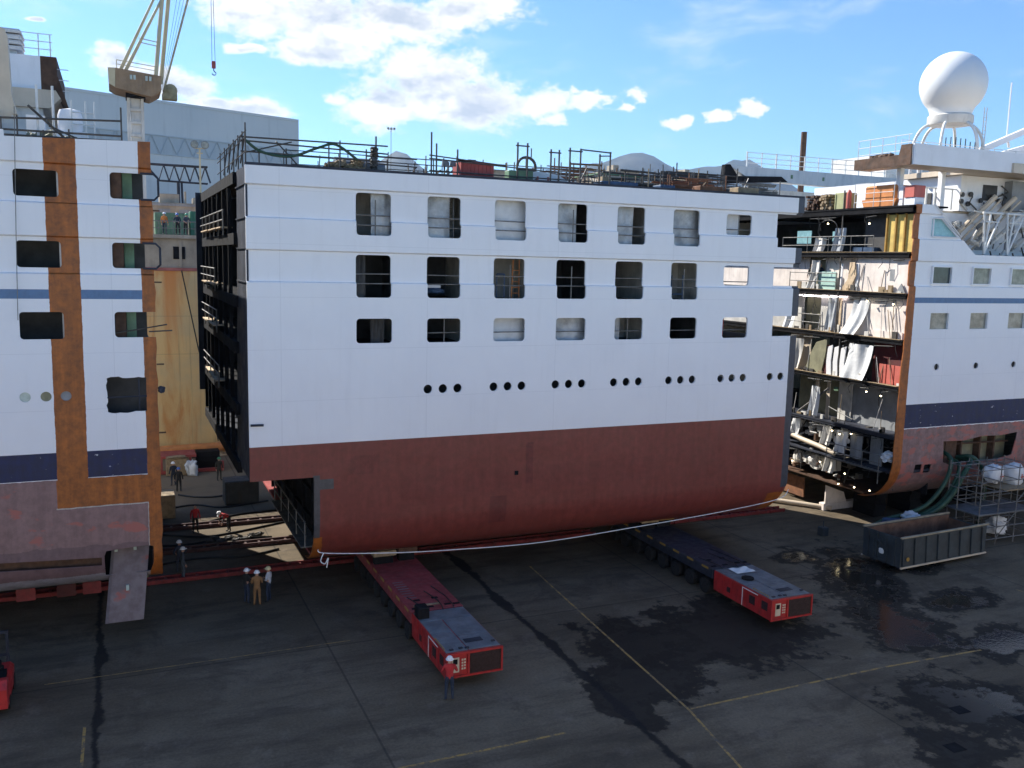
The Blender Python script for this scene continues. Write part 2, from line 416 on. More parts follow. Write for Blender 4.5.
# inside the windows
b=MB();c=MB()
for k in range(0,7):
    x=9.9+PX*k
    for zl_,zh in ((17.52,20.02),(14.67,17.3),(12.52,14.45)):
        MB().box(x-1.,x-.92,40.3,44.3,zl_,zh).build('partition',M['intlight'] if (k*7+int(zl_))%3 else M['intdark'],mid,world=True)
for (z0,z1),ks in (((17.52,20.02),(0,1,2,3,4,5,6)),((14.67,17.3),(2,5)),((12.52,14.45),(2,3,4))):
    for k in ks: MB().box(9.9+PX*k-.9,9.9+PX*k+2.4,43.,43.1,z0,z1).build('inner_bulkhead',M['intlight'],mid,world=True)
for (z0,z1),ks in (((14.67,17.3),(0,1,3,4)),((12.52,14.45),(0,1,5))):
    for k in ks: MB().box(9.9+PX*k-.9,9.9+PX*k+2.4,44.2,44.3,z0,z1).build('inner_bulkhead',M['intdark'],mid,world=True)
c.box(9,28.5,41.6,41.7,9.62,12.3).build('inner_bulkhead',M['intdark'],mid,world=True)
def drape(x0,x1,z0,z1,y,amp,seed,mat,par):
    rn=random.Random(seed); ph=[rn.uniform(0,6) for _ in range(4)]
    f=lambda u,w:(x0+(x1-x0)*u, y+amp*(math.sin(9*u+ph[0]+2*w)+.6*math.sin(17*u+ph[1]-3*w)+.4*math.sin(5*w+ph[2])), z0+(z1-z0)*w)
    return MB().grid(f,22,14).build('plastic_sheet',mat,par,smooth=60,world=True)
for k,row,fx0,fx1,mt in ((0,0,.5,1.2,'sheet'),(1,0,-.2,.78,'sheet'),(2,0,-.2,1.2,'cloth'),(3,0,-.2,.78,'sheet'),(4,0,-.2,.75,'sheet'),(5,0,-.2,1.2,'sheet'),(6,0,-.2,.75,'cloth'),
                         (0,1,-.1,.35,'intdark'),(2,2,-.2,1.2,'cloth'),(3,2,-.2,1.2,'sheet'),(4,2,-.2,.4,'sheet'),(6,2,-.1,.3,'redbox'),(0,2,.5,.9,'intdark')):
    z0,z1=((17.55,19.7),(14.75,16.9),(12.55,14.1))[row]; x=9.9+PX*k
    drape(x+1.62*fx0,x+1.62*fx1,z0,z1,40.62,.035,k*5+row,M[mt],mid)
for k in range(7):
    x=9.9+PX*k
    for row,(zb,hs) in enumerate(((17.53,(.46,.9)),(14.75,(.62,1.05)),(12.68,(.42,)))):
        if row==2 and k in (0,): continue
        if k==6 and row<2: zb+=.72; hs=(.25,)
        b=MB()
        for h in hs: b.tube((x-.1,40.3,zb+h),(x+1.75,40.3,zb+h+random.uniform(-.02,.02)),.028)
        if (k+row)%3==0 or (row,k)==(1,3): b.tube((x+.95,40.33,zb-.1),(x+.95,40.33,zb+1.6),.028)
        b.build('guard_rail',M['scaf'],mid,world=True)
# window edge trims (flat bar welded round each opening), one per opening
def trim(name,pts,w,y,mat,par,closed=True):
    n=len(pts); cx=sum(p[0] for p in pts)/n; cz=sum(p[1] for p in pts)/n; vs=[];fs=[]
    for x,z in pts:
        d=math.hypot(x-cx,z-cz); k=(d+w)/d
        for s,yy in ((1,y),(k,y),(k,y+.05),(1,y+.05)): vs.append((cx+(x-cx)*s,yy,cz+(z-cz)*s))
    for i in range(n):
        j=(i+1)%n
        for a in range(4):
            e=(a+1)%4; fs.append((i*4+a,i*4+e,j*4+e,j*4+a))
    return MB().add(vs,fs).build(name,mat,par,world=True)
# things seen inside the window openings
def ladder(x,z0,z1,y,mat,label):
    b=MB()
    b.tube((x,y,z0),(x+.1,y+.1,z1),.03); b.tube((x+.4,y,z0),(x+.42,y+.1,z1),.03)
    n=int((z1-z0)/.28)
    for i in range(1,n): z=z0+i*.28; b.tube((x+.02,y+.03,z),(x+.41,y+.03,z),.02)
    tag(b.build('ladder',mat),label,'ladder')
ladder(14.35,17.53,19.6,40.75,M['scaf'],'grey step ladder leaning inside the second window of the top row')
ladder(17.85,14.7,16.6,40.8,M['orange'],'orange ladder leaning inside the third window of the middle row')
b=MB().tube((17.05,40.8,14.7),(17.05,40.8,15.9),.035).tube((17.45,40.8,14.7),(17.45,40.8,15.9),.035).tube((17.05,40.8,15.9),(17.45,40.8,15.9),.035)
tag(b.build('trestle',M['blue']),'light blue trestle inside the third window of the middle row','trestle')
b=MB().tube((27.15,40.8,14.7),(27.15,40.8,16.),.035).tube((27.85,40.8,14.7),(27.85,40.8,16.),.035).tube((27.15,40.8,15.),(27.85,40.8,15.),.035)
tag(b.build('trestle',M['blue']),'light blue trestle inside the sixth window of the middle row','trestle')
b=MB(); b.lump((13.9,41.,15.05),.5,.25,.14,3); b.mat(1).box(13.4,14.2,40.9,41.2,15.2,15.32)
tag(b.build('bundle',[M['blue'],M['cloth']]),'blue and white bundle lying inside the second window of the middle row','bundle')

# ================================================================== 2  left ship section
ls=thing('ship_section','old ship half with rusty bands and navy stripe, left of the new block','ship section',(-4,50,0))
CL=[(19.92,18.35),(17.1,15.6)]
holes=[rrect(-3.5,-1.93,z0,z1,.14) for z0,z1 in ((18.6,19.62),(15.85,16.89),(13.03,14.11))]+[rrect(-.08,1.9,z0,z1,.14) for z0,z1 in ((18.65,19.68),(15.88,16.9),(13.07,14.11))]
holes+=[rrect(-6.9,-5.3,z0,z1,.14) for z0,z1 in ((18.6,19.62),(15.85,16.89),(13.03,14.11))]
rn=random.Random(4)
rag=[(-.45,10.)]+[(-.45+.15*i,10.-.02+rn.uniform(-.05,.03)) for i in range(1,10)]+[(1.03,10.),(1.04,11.4)]+[(1.04-.15*i,11.4+rn.uniform(-.02,.07)) for i in range(1,10)]+[(-.46,11.4)]+[(-.46+rn.uniform(-.05,.03),11.4-.14*i) for i in range(1,10)]
holes.append(rag)
holes+=[circ(x,10.73,.2) for x in (-3.43,-2.69,-1.97)]
holes+=[[(-.78,2.95),(1.0,2.95),(1.12,3.4),(1.12,4.15),(.85,4.22),(-.72,4.12),(-.8,3.9)],[(-5.5,3.72),(-.9,3.5),(-.9,3.86),(-5.5,4.08)]]
mb=MB()
edge=[(1.48+rn.uniform(-.035,.035),2.5+i*.46) for i in range(41)]
plate(mb,[(-18,2.45),(1.4,2.45)]+edge+[(1.47,20.95),(-3.7,20.8),(-3.72,21.05),(-18,20.95)],holes,zcuts(CL)+[2.45+1.5*(1-math.cos(R(a))) for a in range(10,91,10)],[],lambda x,z:Y0+bilge(max(z,2.45),2.45,1.5)+bands_y(z,CL),.06)
RB=dict()
lm=hull_mat('left_ship_paint',WHITE,[(STRIPE,-30,1.6,14.63,15.0,.0,.15),(NAVY,-30,2,7.32,8.42,.02,.3,(.62,.62,.65),2.4,.635),
   (OLDRED,-30,2,-2,7.3,.12,.22,PATCH,.8,.55),((.17,.105,.11),-30,2,-2,4.4,.5,.2),((.27,.25,.28),-30,2,-2,3.1,.3,.2),((.5,.46,.42),-2.5,1.02,6.05,6.11,.10,.3),((.5,.46,.42),.95,1.0,2.6,6.1,.08,.3),
   (RUSTC,-2.46,1.6,6.1,7.28,.10,.4),(RUSTC,-2.42,-1.28,6.2,30,.10,.4),(RUSTC,.98,3,1.5,30,.08,.4)],rough=.5)
mb.build('hull_side',lm,ls,smooth=30,world=True)
for x in (-1.85,-1.2):
    pass
MB().box(-18,1.2,41.5,59.9,2.46,2.5).build('hull_bottom',M['darkrust'],ls,world=True)
MB().box(-18,1.3,59.9,60.,2.0,20.8).build('far_side',M['white_dirty'],ls,world=True)
for z in (20.5,17.7,14.9,12.4,9.6,6.8): MB().box(-18,1.35,40.2,59.9,z,z+.2).build('deck',M['darksteel'],ls,world=True)
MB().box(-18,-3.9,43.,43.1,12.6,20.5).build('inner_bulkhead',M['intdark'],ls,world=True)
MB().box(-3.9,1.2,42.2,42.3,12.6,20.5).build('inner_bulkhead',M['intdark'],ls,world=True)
MB().box(-2.,-1.9,40.3,42.2,12.6,20.5).build('inner_bulkhead',M['intlight'],ls,world=True)
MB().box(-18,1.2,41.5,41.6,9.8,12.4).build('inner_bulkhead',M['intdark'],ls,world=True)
MB().box(-.05,.35,40.4,42.,13.0,20.4).build('inner_panel',M['darkrust'],ls,world=True)
MB().box(.38,.75,40.9,42.1,13.0,20.4).build('inner_panel',M['greenbox'],ls,world=True)
MB().box(-.86,1.1,41.2,41.3,2.6,5.).build('recess_lining',M['black'],ls,world=True)
MB().box(-10,-.86,40.45,40.5,3.3,4.3).build('slot_lining',M['darkrust'],ls,world=True)
for z0,z1 in ((18.65,19.68),(15.88,16.9)):
    p=[(1.05,z1),(1.55,z1),(1.72,z1-.17),(1.72,z0+.17),(1.55,z0),(1.05,z0)]
    MB().path([(x,40.03,z) for x,z in p],.045).build('window_frame',M['darksteel'],ls,smooth=40,world=True)
for x,m_ in ((-3.43,'porthole_pale'),(-2.69,'olive'),(-1.97,'greybulk')):
    MB().lathe([(.21,0),(.21,.05)],(x,40.06,10.73),18,'y').build('porthole',M[m_],ls,smooth=40,world=True)
MB().tube((-.46,40.0,10.6),(1.05,39.98,10.62),.035).tube((.75,40.,10.05),(.75,40.,11.35),.03).build('strut',M['darksteel'],ls,world=True)
MB().tube((-.7,40.4,13.1),(1.9,39.9,13.6),.03).tube((1.2,40,13.3),(2.1,39.9,13.35),.03).build('strut',M['scafdark'],ls,world=True)
for z in (18.2,15.3,11.9,10.9,9.): MB().box(1.46,1.75,40.03,40.08,z,z+.06).build('lug',M['darkrust'],ls,world=True)
MB().lump((1.62,40.05,10.85),.14,.1,.16,5).build('lifting_eye',M['darksteel'],ls,world=True)
# stabiliser fin swung out of its recess
f=MB()
def finpt(u,w):
    # u along the span 0..1 (hull to tip), w across 0..1
    xx=-.5+1.5*w-.36*u; yy=41.0-u*1.25; z=4.15-u*3.1
    return Vector((xx,yy,z))
prof=[(0,0),(.08,.11),(.3,.17),(.6,.14),(1,.0)]
vs=[];nv=len(prof)
for u in (0,.15,.5,.85,1):
    for w,t in prof:
        p=finpt(u,w); nrm=Vector((0,-.914,.405)).normalized()*-1
        vs.append(p-nrm*t)
    for w,t in reversed(prof[1:-1]):
        p=finpt(u,w); vs.append(p+nrm*t)
ns=nv*2-2; fs=[]
for i in range(4):
    for k in range(ns): fs.append((i*ns+k,i*ns+(k+1)%ns,(i+1)*ns+(k+1)%ns,(i+1)*ns+k))
fs+=[tuple(range(ns)),tuple(range(4*ns,5*ns))]
t=NT('grey_violet_fin_paint'); v=t.obj(); n=t.noise(v,2.2,6,.65)
cc=t.mix(t.ss(n,.35,.65),(.13,.095,.095,1),(.19,.15,.15,1)); cc=t.mix(t.ss(t.noise(v,1.1,3),.62,.7),cc,(.3,.09,.07,1))
finm=t.bsdf(cc,.6)
fin=MB().add(vs,fs).build('stabiliser_fin',finm,ls,smooth=30,world=True)
for x,u in ((-.35,.1),(.4,.1),(.05,.6)): p=finpt(u,.5); MB().box(x-.06,x+.06,p.y-.26,p.y-.18,p.z+.02,p.z+.26).build('lifting_lug',M['porthole_pale'],fin,world=True)
# deckhouse and fittings above
MB().box(-30,-2.95,50,58,20.7,25.7).box(-30,-9.0,50.0,58,25.7,29.).build('deckhouse',M['white'],ls,world=True)  # taller left tier is out of view, raised to shade the block's cut end
MB().box(-2.95,-2.25,50,58,24.1,25.72).prism([(-2.7,24.1),(-1.8,23.4),(-2.25,24.9)],'y',50.1,57.8).build('deckhouse_end',M['darkrust'],ls,world=True)
MB().prism([(-30,24.05),(-2.3,24.05),(-2.1,23.7),(-2.6,23.2),(-30,23.2)],'y',49.2,58).build('overhang',M['cream'],ls,world=True)
MB().box(-30,-2.9,49.4,50,20.7,23.2).build('lower_deckhouse',M['white_dirty'],ls,world=True)
b=MB()
b.prism([(-4.2,22.0),(-3.45,22.0),(-3.62,22.75),(-3.66,25.0),(-3.75,25.28),(-3.95,25.38),(-4.12,25.25),(-4.2,25.0)],'y',42.8,43.3)
b.lathe([(.3,21.8),(.34,22.0),(.34,22.1)],(-3.85,43.05,0),14)
b.build('davit',M['cream'],ls,smooth=30,world=True)
MB().box(-4.1,-3.6,42.8,43.3,20.6,21.95).build('davit_base',M['white_dirty'],ls,world=True)
b=MB()
for i in range(4): b.cbox(-5.4,-3.75,50.6,52.6,26.0+i*.26,26.0+i*.26+.2,.08)
b.box(-5.2,-4.0,50.8,52.4,25.6,26.2)
b.build('louvre_vent',M['white_dirty'],ls,world=True)
b=MB()
for x in (-7.5,-6,-4.5,-3.,-2.5): b.tube((x,50.1,25.7),(x,50.1,26.75),.03)
for z in (26.05,26.4,26.75): b.tube((-8,50.1,z),(-2.4,50.1,z),.02)
for x,z in ((-1.9,24.2),(-1.9,24.7),(-1.9,25.2)): b.tube((-2.3,50.2,z),(-1.75,50.2,z),.02)
b.build('railing',M['rail'],ls,world=True)
b=MB().lathe([(.05,0),(.42,.0),(.5,.25),(.5,.8),(.42,1.05),(.1,1.12)],(-1.6,45.3,21.6),16)
b.box(-2.4,-.9,44.8,45.9,20.7,21.7).box(-3.3,-2.6,45,45.8,20.7,22.3)
b.build('winch',M['white'],ls,smooth=30,world=True)
b=MB()
for x in (-1.5,-.95,-.6): b.tube((x,44.6,20.7),(x,44.6,23.0),.035)
for z in (22.,22.5): b.tube((-1.5,44.6,z),(-.6,44.6,z),.03)
b.build('railing',M['rail'],ls,world=True)
for x in (-2.6,-2.04): MB().tube((x,41,20.7),(x,41,22.95),.05).build('stanchion',M['rail'],ls,world=True)
b=MB()
for i in range(14): b.lump((random.uniform(-3.4,-1.2),random.uniform(41.4,44.5),20.9),.4,.35,random.uniform(.15,.45),i,.5)
b.build('deck_gear',[M['olive']],ls,world=True)
# scaffolding tubes along its edge
b=MB()
for x,z1 in ((-3.85,21.6),(-3.3,21.7),(-2.4,21.2),(-1.5,21.3),(.42,22.3)): b.tube((x,40.7,20.4),(x,40.7,z1),.035)
for z in (21.5,21.15,20.95): b.tube((-6,40.7,z-.04),(.45,40.7,z+.02+(.25 if z>21.4 else 0)),.04)
b.tube((-2.9,40.7,22.1),(-1.6,40.8,20.9),.05); b.tube((-2.2,40.9,21.4),(-1.1,40.6,20.9),.035); b.tube((-1.9,40.8,20.85),(.4,40.8,20.8),.03)
b.path([(-.3,40.7,20.8),(0,40.6,20.6),(.35,40.6,20.75),(.43,40.7,21)],.03)
tag(b.build('scaffold_rail',M['scafdark']),'dark scaffold rail along the top edge of the old left ship half','scaffold')
tag(bar('hanging_cable',[(-3.3,39.85,21.9),(-3.32,39.85,21.2),(-3.45,39.85,17),(-3.53,39.85,13.8)],.016,M['scaf']),'thin grey cable hanging down the white side of the left ship half','cable')
# ================================================================== 3  right ship section
rs=thing('ship_section','old ship half with open cut decks and a white radome, right of the new block','ship section',(56,50,0))
XC=43.35
CR=[(19.95,18.4),(17.15,15.6)]
holes=[rrect(45.25+3.42*k,46.95+3.42*k,15.75,16.86,.08) for k in range(6)]+[rrect(45.3+3.42*k,46.98+3.42*k,12.95,14.08,.06) for k in range(6)]
holes+=[circ(46.2+3.42*k,10.7,.2) for k in range(6)]
holes.append([(44.98,18.62),(47.2,18.62),(45.75,19.66),(44.98,19.66)])
rn=random.Random(9)
hx=[(47.4,5.95),(47.55,4.6),(48.3,4.3),(50.,4.55),(51.6,4.4),(53.2,4.6),(53.75,4.7),(54.0,5.6),(54.1,6.2),(52.5,6.05),(50.8,6.1),(49.2,5.9)]
holes.append(hx)
holes+=[rrect(45.15,45.75,4.05,4.6,.05),rrect(45.95,46.55,4.0,4.55,.05)]
edge=[(XC-.1+.0+.25*min(1,max(0,(z-6)/14))+rn.uniform(-.04,.04),z) for z in [2.2+i*.5 for i in range(37)]]
out=[(75,2.2),(75,17.6),(48.7,17.6),(44.98,20.47)]+[edge[-1]]+edge[::-1]
out=[(75,2.2),(75,17.6),(48.7,17.6),(44.98,20.47),(43.5,20.45)]+edge[::-1]
mb=MB(); plate(mb,out,holes,zcuts(CR)+BZ,[],lambda x,z:Y0+bilge(z,2.2,2.6)+bands_y(z,CR),.06)
rm=hull_mat('right_ship_paint',WHITE,[(STRIPE,0,90,14.62,14.95,.0,.15),(NAVY,0,90,6.95,8.42,.06,.3,(.62,.62,.65),2.4,.64),
   (OLDRED,0,90,-2,6.9,.25,.3,PATCH,.9,.5),((.2,.13,.12),0,90,-2,3.2,.6,.2),(RUSTC,40,43.95,-2,30,.1,.4)],rough=.5)
mb.build('hull_side',rm,rs,smooth=30,world=True)
for row,(z0,z1,x0) in enumerate(((15.75,16.86,45.25),(12.95,14.08,45.3))):
    for k in range(6):
        x=x0+3.42*k
        w=MB().box(x-.02,x+1.72,40.14,40.18,z0-.02,z1+.02).build('window',M['glass_pale'] if row or k>0 else M['glass'],rs,world=True)
        MB().box(x,x+.07,40.0,40.14,z0,z1).box(x+1.6,x+1.69,40.0,40.14,z0,z1).box(x+.07,x+1.6,40.0,40.14,z0,z0+.07).box(x+.07,x+1.6,40.0,40.14,z1-.07,z1).build('window_frame',M['white'],w,world=True)
for k in range(6):
    w=MB().lathe([(.2,.12),(.2,.16)],(46.2+3.42*k,40.,10.7),16,'y').build('porthole',M['intdark'],rs,world=True)
    MB().lathe([(.2,-.03),(.26,-.03),(.26,.0),(.2,.0)],(46.2+3.42*k,40.,10.7),16,'y',cap=False).build('porthole_rim',M['white'],w,smooth=40,world=True)
w=MB().prism([(44.98,18.62),(47.2,18.62),(45.75,19.66),(44.98,19.66)],'y',40.2,40.23).build('window',M['teal'],rs,world=True)
MB().path([(44.95,39.98,18.6),(44.95,39.98,19.68),(45.78,39.98,19.7),(47.25,39.98,18.6),(44.95,39.98,18.6)],.05,4).path([(44.9,39.95,20.52),(47.3,39.95,18.66)],.04,4).build('window_frame',M['white'],w,world=True)
MB().box(XC+.4,75,42.6,57.4,2.2,2.3).build('hull_bottom',M['darkrust'],rs,world=True)
MB().box(XC+.4,75,59.9,60,2.2,20.4).build('far_side',M['white_dirty'],rs,world=True)
MB().box(47.2,54.3,41.0,41.1,4.,6.5).build('inner_lining',M['olive'],rs,world=True)
b=MB()
for x in (48.0,49.6,51.3,52.6): b.box(x,x+.12,40.5,41,4.3,6.2)
b.tube((47.3,40.6,5.6),(54.,40.6,5.5),.07).box(48.2,49.2,40.5,40.9,4.4,5.9)
b.build('frame',M['darkrust'],rs,world=True)
MB().box(45.1,46.7,40.3,40.36,3.9,4.7).build('inner_lining',M['black'],rs,world=True)
# decks seen end-on at the cut
DR=[(19.98,20.42),(17.28,17.62),(14.82,15.15),(12.02,12.35),(9.2,9.5),(6.18,6.45),(4.05,4.2)]
for z0,z1 in DR:
    b=MB(); x1=75
    if z1>20: b.box(XC+.02,46.2,40.12,59.86,z1-.1,z1).box(46.2,x1,43.2,59.86,z1-.1,z1)
    else: b.box(XC+.02,x1,40.12,59.86,z1-.1,z1)
    for y in [40.5+.8*i for i in range(24)]: b.box(XC+.1,XC+(2.6 if z1>20 else 9),y,y+.05,z0,z1-.1)
    b.box(XC+.06,XC+.14,40.2,59.8,z0+.03,z1-.1)
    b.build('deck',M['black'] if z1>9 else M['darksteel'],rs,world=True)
for z0,z1 in DR[1:5]:
    MB().box(XC-.02+.0,XC+.35,40.3,52,z1+.002,z1+.035).build('deck_edge_plank',M['timber'],rs,world=True)
def fx(x): return x if x>47.2 or z_deep else XC+.12+(x-XC)*.22
z_deep=False
def panel(name,mt,x,y0,y1,z0,z1,t=.06):
    x=x if z1 in (9.2,6.2,9.1,6.) else fx(x); return MB().box(x,x+t,y0,y1,z0,z1).build(name,M[mt],rs,world=True)
# top row: dark void, yellow insulation by the side
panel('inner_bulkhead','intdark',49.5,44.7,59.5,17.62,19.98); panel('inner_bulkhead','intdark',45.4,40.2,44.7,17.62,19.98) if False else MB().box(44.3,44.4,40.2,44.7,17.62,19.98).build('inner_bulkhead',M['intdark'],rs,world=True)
b=MB()
for i,y in enumerate((40.22,40.92,41.62)):
    b.box(43.72,43.8,y,y+.68,17.62,19.9); 
b.build('insulation_panel',M['yellins'],rs,world=True)
b=MB()
for y in (40.9,41.6,42.3): b.box(43.6,43.72,y-.05,y+.05,17.62,19.95)
b.build('stiffener',M['yellow'],rs,world=True)
panel('glass_screen','teal',44.2,46.0,46.9,18.3,19.0); panel('glass_screen','teal',44.6,49.0,50.4,18.2,19.1)
panel('blue_roll','blue',45.,43.4,45.2,17.65,17.95,.5)
def railing(name,x,ys,zs,base,mt='scaf',r=.03):
    b=MB()
    for y in ys: b.tube((x,y,base),(x,y,max(zs)+.05),r)
    for z in zs: b.tube((x,ys[0],z),(x,ys[-1],z),r)
    return b.build(name,M[mt],rs,world=True)
railing('railing',43.45,(43.1,45.,47.0,49.,51.5),(18.1,18.65),17.6)
MB().path([(43.5,45.9,16.9),(43.5,45.9,21.6)],.05).build('scaffold_post',M['scafdark'],rs,world=True)
MB().path([(43.5,47.2+.9*math.sin(a),19.1+.65*math.cos(a)) for a in [i*.35 for i in range(19)]],.03).build('hanging_cable',M['cable'],rs,world=True)
# second row: pale primed bulkhead in the sun
panel('inner_bulkhead','pinkwhite',44.1,40.2,44.6,15.15,17.28); panel('inner_bulkhead','pinkwhite',45.3,44.6,47.6,15.15,17.28); panel('inner_bulkhead','olive',46.3,47.6,49.2,15.15,17.28); panel('inner_bulkhead','pinkwhite',45.5,49.2,59,15.15,17.28)
MB().prism([(44.9,15.2),(45.7,15.2),(45.1,15.9),(45.0,17.0),(44.55,17.0),(44.4,16.2)],'x',43.5,43.56).build('curved_lining',M['plank'],rs,world=True)
for y in (44.3,45.7): panel('door_post','white',43.9,y,y+.2,15.2,16.9)
panel('board','mint',43.95,46.3,47.9,15.18,16.35); panel('patch','greybulk',44.06,41.4,41.75,15.9,16.6,.035)
MB().prism([(40.35,15.16),(41.1,15.16),(40.7,15.75)],'x',43.5,43.58).build('bracket',M['greybulk'],rs,world=True)
railing('railing',43.42,(46.0,48.,50.5),(15.7,16.25),15.15)
MB().path([(43.42,45.75,12.2),(43.42,45.75,17.3)],.05).build('scaffold_post',M['scafdark'],rs,world=True)
# third row: pale bulkhead, tarpaulin
panel('inner_bulkhead','pinkwhite',44.3,40.25,45.6,12.35,14.82); panel('inner_bulkhead','intlight',45.4,45.6,47.8,12.35,14.82); panel('inner_bulkhead','olive',47,47.8,49.6,12.35,14.82); panel('inner_bulkhead','intlight',46,49.6,59,12.35,14.82)
def hang(name,x,ya,yb,z0,z1,amp,seed,mt,curve=0.):
    rn=random.Random(seed); ph=[rn.uniform(0,6) for _ in range(3)]
    x=fx(x); f=lambda u,w:(x+amp*(math.sin(8*u+ph[0]+w)+.5*math.sin(15*u+ph[1]-2*w))-curve*(1-w)**2, ya+(yb-ya)*u+curve*1.6*(1-w)**2, z0+(z1-z0)*w)
    return MB().grid(f,18,14).build(name,M[mt],rs,smooth=60,world=True)
hang('tarpaulin',43.95,43.2,44.5,12.4,14.75,.05,1,'cloth',.45)
panel('board','pinkwhite',43.9,40.4,43.,12.36,12.8)
b=MB()
for i in range(5): b.lump((43.75,41.9+i*.17,12.55+.05*(i%2)),.12,.13,.12,i+30)
b.build('bagged_parts',M['white_dirty'],rs,world=True)
MB().tube((43.6,45.2,14.72),(43.6,49.6,14.68),.05).build('lamp_tube',M['tube_lamp'],rs,world=True)
railing('railing',43.42,(47.2,49.,50.6),(12.9,13.45),12.35)
panel('wall_strip','plank',44.,45.6,45.9,12.9,14.7)
# fourth row: sheeted bales, red doors
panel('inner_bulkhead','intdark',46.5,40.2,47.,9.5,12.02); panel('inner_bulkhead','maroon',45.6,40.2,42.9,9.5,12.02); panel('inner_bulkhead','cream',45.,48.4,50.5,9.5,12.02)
MB().prism([(47.0,9.5),(48.6,9.5),(48.2,10.6),(47.6,11.6),(46.6,11.9),(46.7,10.8)],'x',43.55,43.7).build('curved_lining',M['olive'],rs,world=True)
panel('side_panel','maroon',44.1,46.4,47.,9.55,11.5)
for i,y in enumerate((44.75,45.35,45.95)):
    MB().prism([(y,9.55),(y+.42,9.55),(y+.5,10.4),(y+.42,11.4),(y,11.55),(y+.1,10.5)],'x',43.45,43.52).build('white_panel',M['white'],rs,world=True)
for y in (40.2,40.82,41.45): panel('red_panel','redpanel',43.9,y,y+.54,9.55,10.75)
panel('ledge','white_dirty',43.7,40.15,40.5,9.55,9.7,.4)
hang('tarpaulin',43.7,42.5,44.65,9.55,11.8,.09,6,'cloth',.25)
MB().path([(43.45,45.3,9.5),(43.45,45.35,12.)],.045).build('scaffold_post',M['scafdark'],rs,world=True)
for sd,(ya,yb,z0,z1,xx,cv,mt) in enumerate(((47.7,48.5,15.2,17.1,43.9,.2,'white_dirty'),(45.8,46.7,12.5,14.7,43.8,.1,'sheet'),(49.6,50.6,12.4,14.6,43.8,.2,'cloth'),(48.9,50.0,9.6,11.7,43.7,.15,'white_dirty'),(45.6,46.5,17.7,19.2,43.8,.1,'sheet'),(47.4,48.3,17.7,18.6,43.8,.1,'white_dirty'))):
    hang('hanging_sheet',xx,ya,yb,z0,z1,.07,sd+40,mt,cv)
for sd,(ya,yb,z0,z1,mt) in enumerate(((44.2,45.,4.5,6.0,'cloth'),(45.5,46.3,4.8,6.1,'white_dirty'),(48.6,49.6,4.9,6.1,'cloth'),(46.9,47.7,6.6,8.6,'cloth'),(45.,45.9,3.0,4.0,'white_dirty'))):
    hang('hanging_sheet',43.75,ya,yb,z0,z1,.1,sd+60,mt,.1)
# fifth row: grey room
panel('inner_bulkhead','greybulk',44.8,40.2,45.2,6.45,9.2); panel('inner_bulkhead','intlight',44.7,45.2,46.4,6.45,9.2); panel('inner_bulkhead','olive',45.4,46.4,51,6.45,9.2)
for y in (46.5,47.6): panel('door_post','cream',44.,y,y+.3,6.45,9.1)
panel('green_sign','greenbox',44.68,45.5,45.9,8.5,8.75,.02)
MB().tube((43.6,49.,6.6),(43.7,46.3,8.6),.06).tube((43.5,46.,7.4),(43.5,43.8,6.9),.03).build('stair_rail',M['scaf'],rs,world=True)
# machinery flats
b=MB(); rn=random.Random(21)
for i in range(16):
    b.lump((44.2+rn.uniform(-.3,.4),rn.uniform(44.6,49.6),rn.uniform(4.9,6.)),rn.uniform(.15,.35),rn.uniform(.15,.4),rn.uniform(.15,.4),i,.6)
b.build('wrapped_machinery',M['cloth'],rs,world=True)
b=MB()
b.path([(43.6,51,5.1),(43.5,48.4,4.75),(43.5,46.8,4.6),(43.6,45.2,4.35)],.17,10)
b.build('pipe',M['cream'],rs,smooth=50,world=True)
b=MB()
for i in range(5): b.lump((44.+.2*(i%2),46.+i*.75,3.35),.4,.42,.5,i+60,.3)
b.box(43.8,44.6,45.6,46.4,3.0,3.8)
b.build('wrapped_machinery',M['white_dirty'],rs,world=True)
panel('machinery_bulkhead','black',47.,40.6,59,2.4,6.2)
b=MB(); rn=random.Random(5)
for i in range(60):
    y=rn.uniform(40.8,50.5); z=rn.uniform(2.4,6.1); a=rn.random()
    if a<.4: b.tube((43.6+rn.random()*1.5,y,z),(43.6+rn.random()*1.5,y+rn.uniform(-1.4,1.4),z+rn.uniform(-.3,.3)),rn.uniform(.02,.06))
    elif a<.75: b.tube((43.7+rn.random(),y,z),(43.7+rn.random(),y+rn.uniform(-.1,.1),min(6.1,z+rn.uniform(.3,1.6))),rn.uniform(.02,.05))
    else: b.box(44.,44.4,y,y+rn.uniform(.15,.6),z,z+rn.uniform(.1,.5))
b.build('pipework',M['scafdark'],rs,world=True)
rn=random.Random(6)
for z0,z1 in DR:
    for i in range(11):
        b=MB(); y=rn.uniform(40.4,50); l=rn.uniform(.2,1.1)
        if rn.random()<.5: b.path([(43.4,y,z0),(43.38,y+rn.uniform(-.2,.2),z0-l*.5),(43.42,y+rn.uniform(-.3,.3),z0-l)],.018,4)
        else: b.tube((43.5,y,z0-.1),(43.5,y+rn.uniform(.4,1.6),z0-.1-rn.uniform(0,.15)),.035)
        b.build('hanging_cable',M['cable'],rs,world=True)
rn=random.Random(77)
